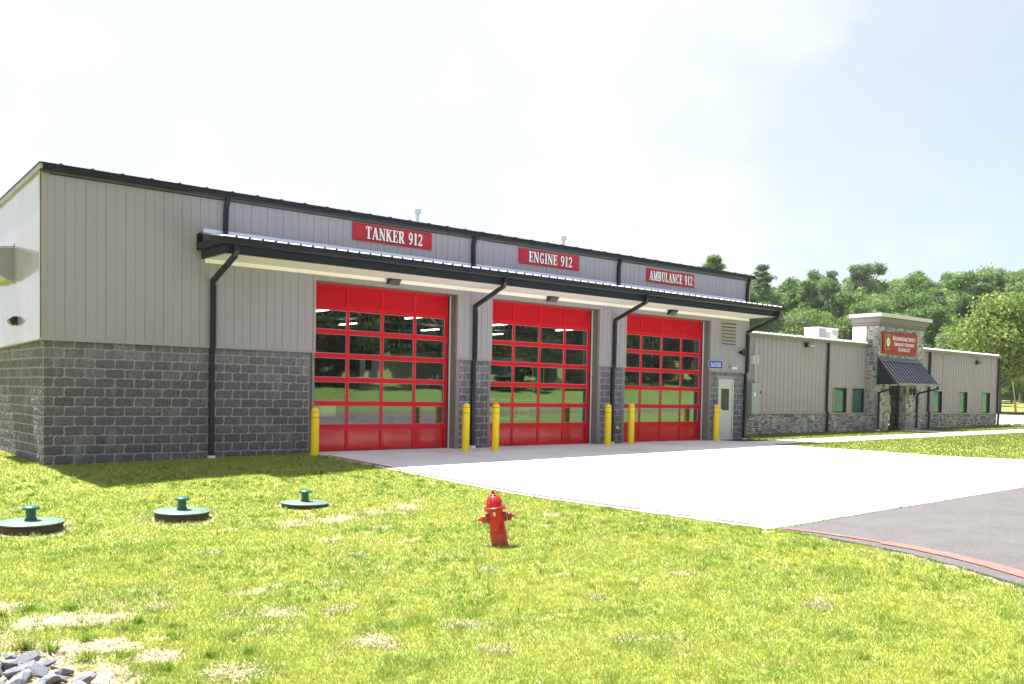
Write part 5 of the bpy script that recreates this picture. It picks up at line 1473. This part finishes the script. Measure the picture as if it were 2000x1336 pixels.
# ------------------------------------------------------------------ trees
M['bark'] = mat('bark', (.13, .11, .09), .9, vary=.2, vscale=6)
def leafmat(name, col, v=.3): return mat(name, attr='tint', rough=.65, spec=.25, transl=.35)
M['leaf'] = leafmat('leaf', None)
def tree_parts(seed, h, w, nleaf, ls, cols, kind='broad', trunk_h=.28, open_=0.):
    r = np.random.default_rng(seed)
    tb = MB(); L = []
    if kind == 'broad':
        nl = int(36 + 14 * r.random()); zc = h * (.5 + trunk_h / 2)
        for i in range(nl):
            for _ in range(40):
                v = r.normal(0, 1, 3); v /= np.linalg.norm(v); q = r.random() ** .45
                p = np.array([v[0] * w * .36 * q, v[1] * w * .36 * q, zc + v[2] * (h * (1 - trunk_h) * .40) * q])
                if p[2] > h * trunk_h: break
            rr = w * r.uniform(.085, .165) * (1.1 - .45 * max(0, (p[2] - zc) / h))
            L.append((p, rr * (1 - open_ * .3)))
        tb.tube([(0, 0, -.5), (w * .01, 0, h * .12), (-w * .01, w * .01, h * .35), (w * .02, 0, h * .62), (0, 0, h * .85)], [h * .028, h * .021, h * .016, h * .009, .02], 9)
        for p, rr in L:
            b0 = h * min(.7, max(.2, (p[2] / h) - .22)); m_ = (p * .5 + np.array([0, 0, b0]) * .5) + np.array([0, 0, -.02 * h])
            tb.tube([(0, 0, b0), tuple(m_), tuple(p)], [h * .009, h * .006, h * .002], 5)
        per = nleaf // nl; P, N = [], []
        for p, rr in L:
            v = r.normal(0, 1, (per, 3)); v /= np.linalg.norm(v, axis=1)[:, None]; q = r.uniform(.35, 1.0, per) ** .45 * (1 + .22 * r.normal(0, 1, per))
            d = v * (q * rr)[:, None]; d[:, 2] *= .75
            P.append(p + d); N.append(v)
        P = np.concatenate(P); N = np.concatenate(N)
    else:
        tb.tube([(0, 0, -.5), (0, 0, h * .5), (0, 0, h * .97)], [h * .022, h * .014, .03], 8); P, N = [], []
        nlev = int(h / .95); per = nleaf // (nlev * 6)
        for k in range(nlev):
            t = (k + .5) / nlev; z = h * (.14 + .84 * t); R = w * .5 * (1 - t) ** .62 * r.uniform(.6, 1.2) + .2
            for j in range(6):
                a = r.uniform(0, 6.283); Rj = R * r.uniform(.55, 1.15); dr = np.array([math.cos(a), math.sin(a), 0]); up = r.uniform(-.02, .45)
                tb.tube([(0, 0, z), tuple(dr * Rj + np.array([0, 0, z + Rj * up]))], [.05, .012], 4, caps=False)
                s = r.uniform(.12, 1, per) ** .6; sp_ = .11 * Rj + .10
                pp = dr[None] * (s * Rj)[:, None] + r.normal(0, 1, (per, 3)) * np.array([sp_, sp_, sp_ * .42]); pp[:, 2] += z + s * Rj * up
                P.append(pp); N.append(r.normal(0, 1, (per, 3)) + np.array([0, 0, .8]))
        P = np.concatenate(P); N = np.concatenate(N)
    n = len(P); N = N + .9 * r.normal(0, 1, (n, 3)); N /= np.linalg.norm(N, axis=1)[:, None]
    A = np.cross(N, r.normal(0, 1, (n, 3))); A /= np.linalg.norm(A, axis=1)[:, None]; B = np.cross(N, A)
    s = (ls * r.uniform(.5, 1.15, n))[:, None]
    if kind != 'broad': A, B = A * 1.7, B * .45
    V = np.stack([P - A * s, P - B * s * .62, P + A * s, P + B * s * .62], 1).reshape(-1, 3)
    c0, c1 = np.array(cols[0]), np.array(cols[1])
    m_ = np.clip(vnoise(P[:, 0] * 3.1 + P[:, 2], P[:, 1] * 3.1 - P[:, 2], 3.2, seed) * .9 + .3 * (r.random(n) - .5), 0, 1)[:, None]
    C = (c0 * (1 - m_) + c1 * m_) * r.uniform(.60, 1.15, n)[:, None]
    return tb, V, np.repeat(C, 4, 0)
PROTO = {}
def proto(key, *a, **k):
    tb, V, C = tree_parts(*a, **k); t = tb.build('trunk', M['bark'], smooth=True, recalc=False); c = npmesh('crown', V, np.arange(len(V)).reshape(-1, 4), M['leaf'], col=C)
    PROTO[key] = [t.data, c.data]
    for o in (t, c): bpy.data.objects.remove(o)
def plant(key, x, y, sc, label, name='broadleaf_tree', group=None, cat='tree', rz=None, sz=None):
    o = empty(name, (x, y, g(x, y) - .1), label, cat, group); o.rotation_euler.z = random.uniform(0, 6.28) if rz is None else rz; o.scale = (sc, sc, sz or sc)
    for nm, me in zip(('trunk', 'crown'), PROTO[key]):
        c = bpy.data.objects.new(nm, me); COL.objects.link(c); c.parent = o
    return o
G1 = ((.13, .23, .06), (.31, .45, .12)); G2_ = ((.09, .18, .06), (.22, .36, .10)); G3 = ((.21, .31, .06), (.37, .46, .11)); G4 = ((.11, .19, .09), (.19, .28, .12))
proto('b1', 1, 15, 10, 15000, .22, G1); proto('b2', 2, 17, 9.5, 15000, .22, G2_); proto('b3', 3, 14, 11, 15000, .22, G1, open_=.5); proto('b4', 4, 16, 9, 15000, .22, G3)
proto('b5', 5, 19, 9, 15000, .22, G2_, open_=.8, trunk_h=.35); proto('b6', 8, 15.5, 10, 15000, .22, ((.15, .25, .08), (.34, .45, .16)))
proto('c1', 6, 18, 7.5, 9000, .30, G4, kind='pine'); proto('c2', 7, 16, 7.5, 9000, .32, ((.12, .21, .08), (.23, .34, .12)), kind='pine')
DK = ((.020, .045, .014), (.055, .095, .026))
proto('low', 12, 13, 11, 9000, .34, DK, trunk_h=.08)
proto('r1', 14, 15, 10, 9000, .32, DK, trunk_h=.15); proto('r2', 15, 17, 11, 9000, .34, DK, trunk_h=.12); proto('r3', 16, 17, 8, 9000, .34, DK, kind='pine')
proto('near', 9, 10.5, 9, 22000, .17, ((.17, .26, .045), (.31, .40, .10)), trunk_h=.18)
proto('near2', 10, 11, 9, 20000, .17, G1, trunk_h=.2)
# wooded hillside: placed by bearing and distance from the photographer's spot
CXY = np.array([-4.86, -20.84]); rr_ = random.Random(21)
KL = {'b1': 'full rounded green broadleaf tree on the wooded hillside', 'b2': 'darker green broadleaf tree on the wooded hillside', 'b3': 'broad airy green tree on the wooded hillside', 'b4': 'bright yellow-green broadleaf tree on the wooded hillside',
      'b5': 'tall open-crowned broadleaf tree on the wooded hillside', 'b6': 'pale sunlit green broadleaf tree on the wooded hillside', 'c1': 'dark slender evergreen on the wooded hillside', 'c2': 'soft-needled pine on the wooded hillside'}
NM = {'c1': 'pine_tree', 'c2': 'pine_tree', 'r3': 'pine_tree'}
ORD = ['leftmost', 'second from the left', 'third from the left', 'fourth from the left', 'fifth from the left', 'sixth from the left', 'seventh from the left', 'eighth from the left', 'ninth from the left', 'ninth from the right',
       'eighth from the right', 'seventh from the right', 'sixth from the right', 'fifth from the right', 'fourth from the right', 'third from the right', 'second from the right', 'rightmost']
ROWN = ['front row', 'second row', 'third row', 'fourth row', 'fifth row', 'skyline row']
KL = {'b1': 'rounded green tree', 'b2': 'dark green leafy tree', 'b3': 'broad airy tree', 'b4': 'bright yellow-green tree', 'b5': 'tall open-crowned tree', 'b6': 'pale green leafy tree', 'c1': 'slender dark evergreen', 'c2': 'soft green pine'}
for row, (D, b0, b1, n, s0, s1) in enumerate([(118, 53.0, 75, 15, .66, .85), (128, 52.5, 75, 16, .78, .98), (140, 51.5, 75, 17, .80, 1.0), (153, 50.7, 75, 17, .82, 1.02), (168, 50.7, 75, 17, .86, 1.08), (184, 51.0, 74, 15, .82, 1.08)]):
    for i in range(n):
        b = math.radians(b0 + (b1 - b0) * (i + rr_.uniform(.1, .9)) / n); d = D + rr_.uniform(-5, 5)
        x, y = CXY[0] + d * math.sin(b), CXY[1] + d * math.cos(b)
        key = rr_.choice(['b1', 'b1', 'b2', 'b3', 'b4', 'b5', 'b6', 'b6', 'c2' if row < 4 else 'b1'])
        sc = rr_.uniform(s0, s1) * (.88 if key == 'c2' else 1)
        k_ = ORD[i] if i < n / 2 else ORD[len(ORD) - (n - i)]
        plant(key, x, y, sc, '%s, %s in the %s of the hillside wood' % (KL[key], k_, ROWN[row]), NM.get(key, 'broadleaf_tree'), 'trees on the wooded hillside', rz=rr_.uniform(0, 6.28))
def at(bdeg, d): b = math.radians(bdeg); return CXY[0] + d * math.sin(b), CXY[1] + d * math.cos(b)

# leaning utility pole with yellow guard
px, py = 74.5, 10.55
o = empty('utility_pole', (px, py, g(px, py)), 'thin leaning grey pole with an orange-yellow guard in the meadow right of the wing', 'pole')
mb = MB(); mb.tube([(0, 0, 1.0), (-.30, .25, 3.75 - g(px, py) + .6)], .055, 8); mb.build('pole_shaft', M['polegrey'], o)
mb = MB(); mb.tube([(.10, -.08, -.2), (0, 0, 1.05)], [.10, .085], 8); mb.build('pole_guard', M['guard'], o)
mb = MB(); mb.tube([(-.30, .25, 3.75 - g(px, py) + .58), (-.33, .27, 3.75 - g(px, py) + .72)], .10, 8); mb.build('pole_cap', M['white'], o)

# the pine tip showing above the bay roof, and the pair of trees at the roof's end
def plant_top(key, u_b, d, top, label, grp, name='broadleaf_tree', hp=15.):
    x, y = at(u_b, d); sc = (top - g(x, y)) / hp; return plant(key, x, y, sc, label, name, grp)
plant_top('c2', 52.05, 75, 12.75, 'pine whose tip shows above the far end of the tall roof', None, 'pine_tree', 15.6)
plant_top('b5', 53.6, 90, 14.2, 'open-crowned tree rising directly behind the end of the tall roof', None, hp=19)
plant_top('c1', 54.9, 105, 16.2, 'tall dark evergreen just right of the end of the tall roof', None, 'pine_tree', 17.6)
# lone lighter trees in the meadow at the right edge
for b, d, k, sc, lb in ((67.6, 86, 'near', .98, 'light green spreading tree nearest the right edge, its trunk in the meadow'), (70.3, 92, 'near2', .95, 'bushy green tree at the very right edge behind the leaning pole'),
                        (65.2, 100, 'b6', .50, 'smaller pale tree behind the far end of the wing'), (69.3, 104, 'b2', .62, 'dark tree behind the leaning pole at the right edge')):
    x, y = at(b, d); plant(k, x, y, sc, lb, group=None)
# understorey in the shade of the wood edge
def shrub(x, y, s, i):
    return plant('near2', x, y, s, 'low dark shrub at the foot of the hillside wood', 'shrub', 'shrubs along the wood edge', cat='shrub')
for i in range(26):
    x, y = at(53.5 + i * .82, 109 + rr_.uniform(-3, 4)); shrub(x, y, rr_.uniform(.28, .45), i)
# trees across the road, mirrored in the bay doors
for row, (yy, x0, n, dx, s0, s1) in enumerate([(-60, -12, 36, 6.2, .80, 1.0), (-66, -18, 34, 7.0, .95, 1.15), (-73, -18, 34, 7.0, 1.05, 1.25)]):
    for i in range(n):
        x = x0 + i * dx + rr_.uniform(-2.5, 2.5); y = yy + rr_.uniform(-3, 3)
        if row == 0 and i in (12, 23): continue
        key = rr_.choice(['r1', 'r2', 'low', 'low', 'r3', 'r2'])
        plant(key, x, y, rr_.uniform(s0, s1), 'tree across the road, seen mirrored in the bay door glass', NM.get(key, 'broadleaf_tree'), 'trees across the road mirrored in the doors', rz=rr_.uniform(0, 6.28))
for i in range(84):
    x = -20 + i * 2.9 + rr_.uniform(-1, 1); y = -58 + rr_.uniform(-3, 3)
    plant('low', x, y, rr_.uniform(.30, .55), 'dark bush under the trees across the road', 'shrub', 'bushes across the road mirrored in the doors', cat='shrub')

# summer haze
hz = MB(); hz.box(-60, 330, -110, 190, -3, 60)
hm = bpy.data.materials.new('haze'); hm.use_nodes = True; hn = hm.node_tree.nodes; hn.remove(hn['Principled BSDF'])
pv = hn.new('ShaderNodeVolumePrincipled'); pv.inputs['Density'].default_value = .00022; pv.inputs['Color'].default_value = (.92, .95, 1, 1); pv.inputs['Anisotropy'].default_value = .3
hm.node_tree.links.new(pv.outputs[0], hn['Material Output'].inputs['Volume'])
ho = hz.build('haze', hm); tag(ho, kind='stuff')
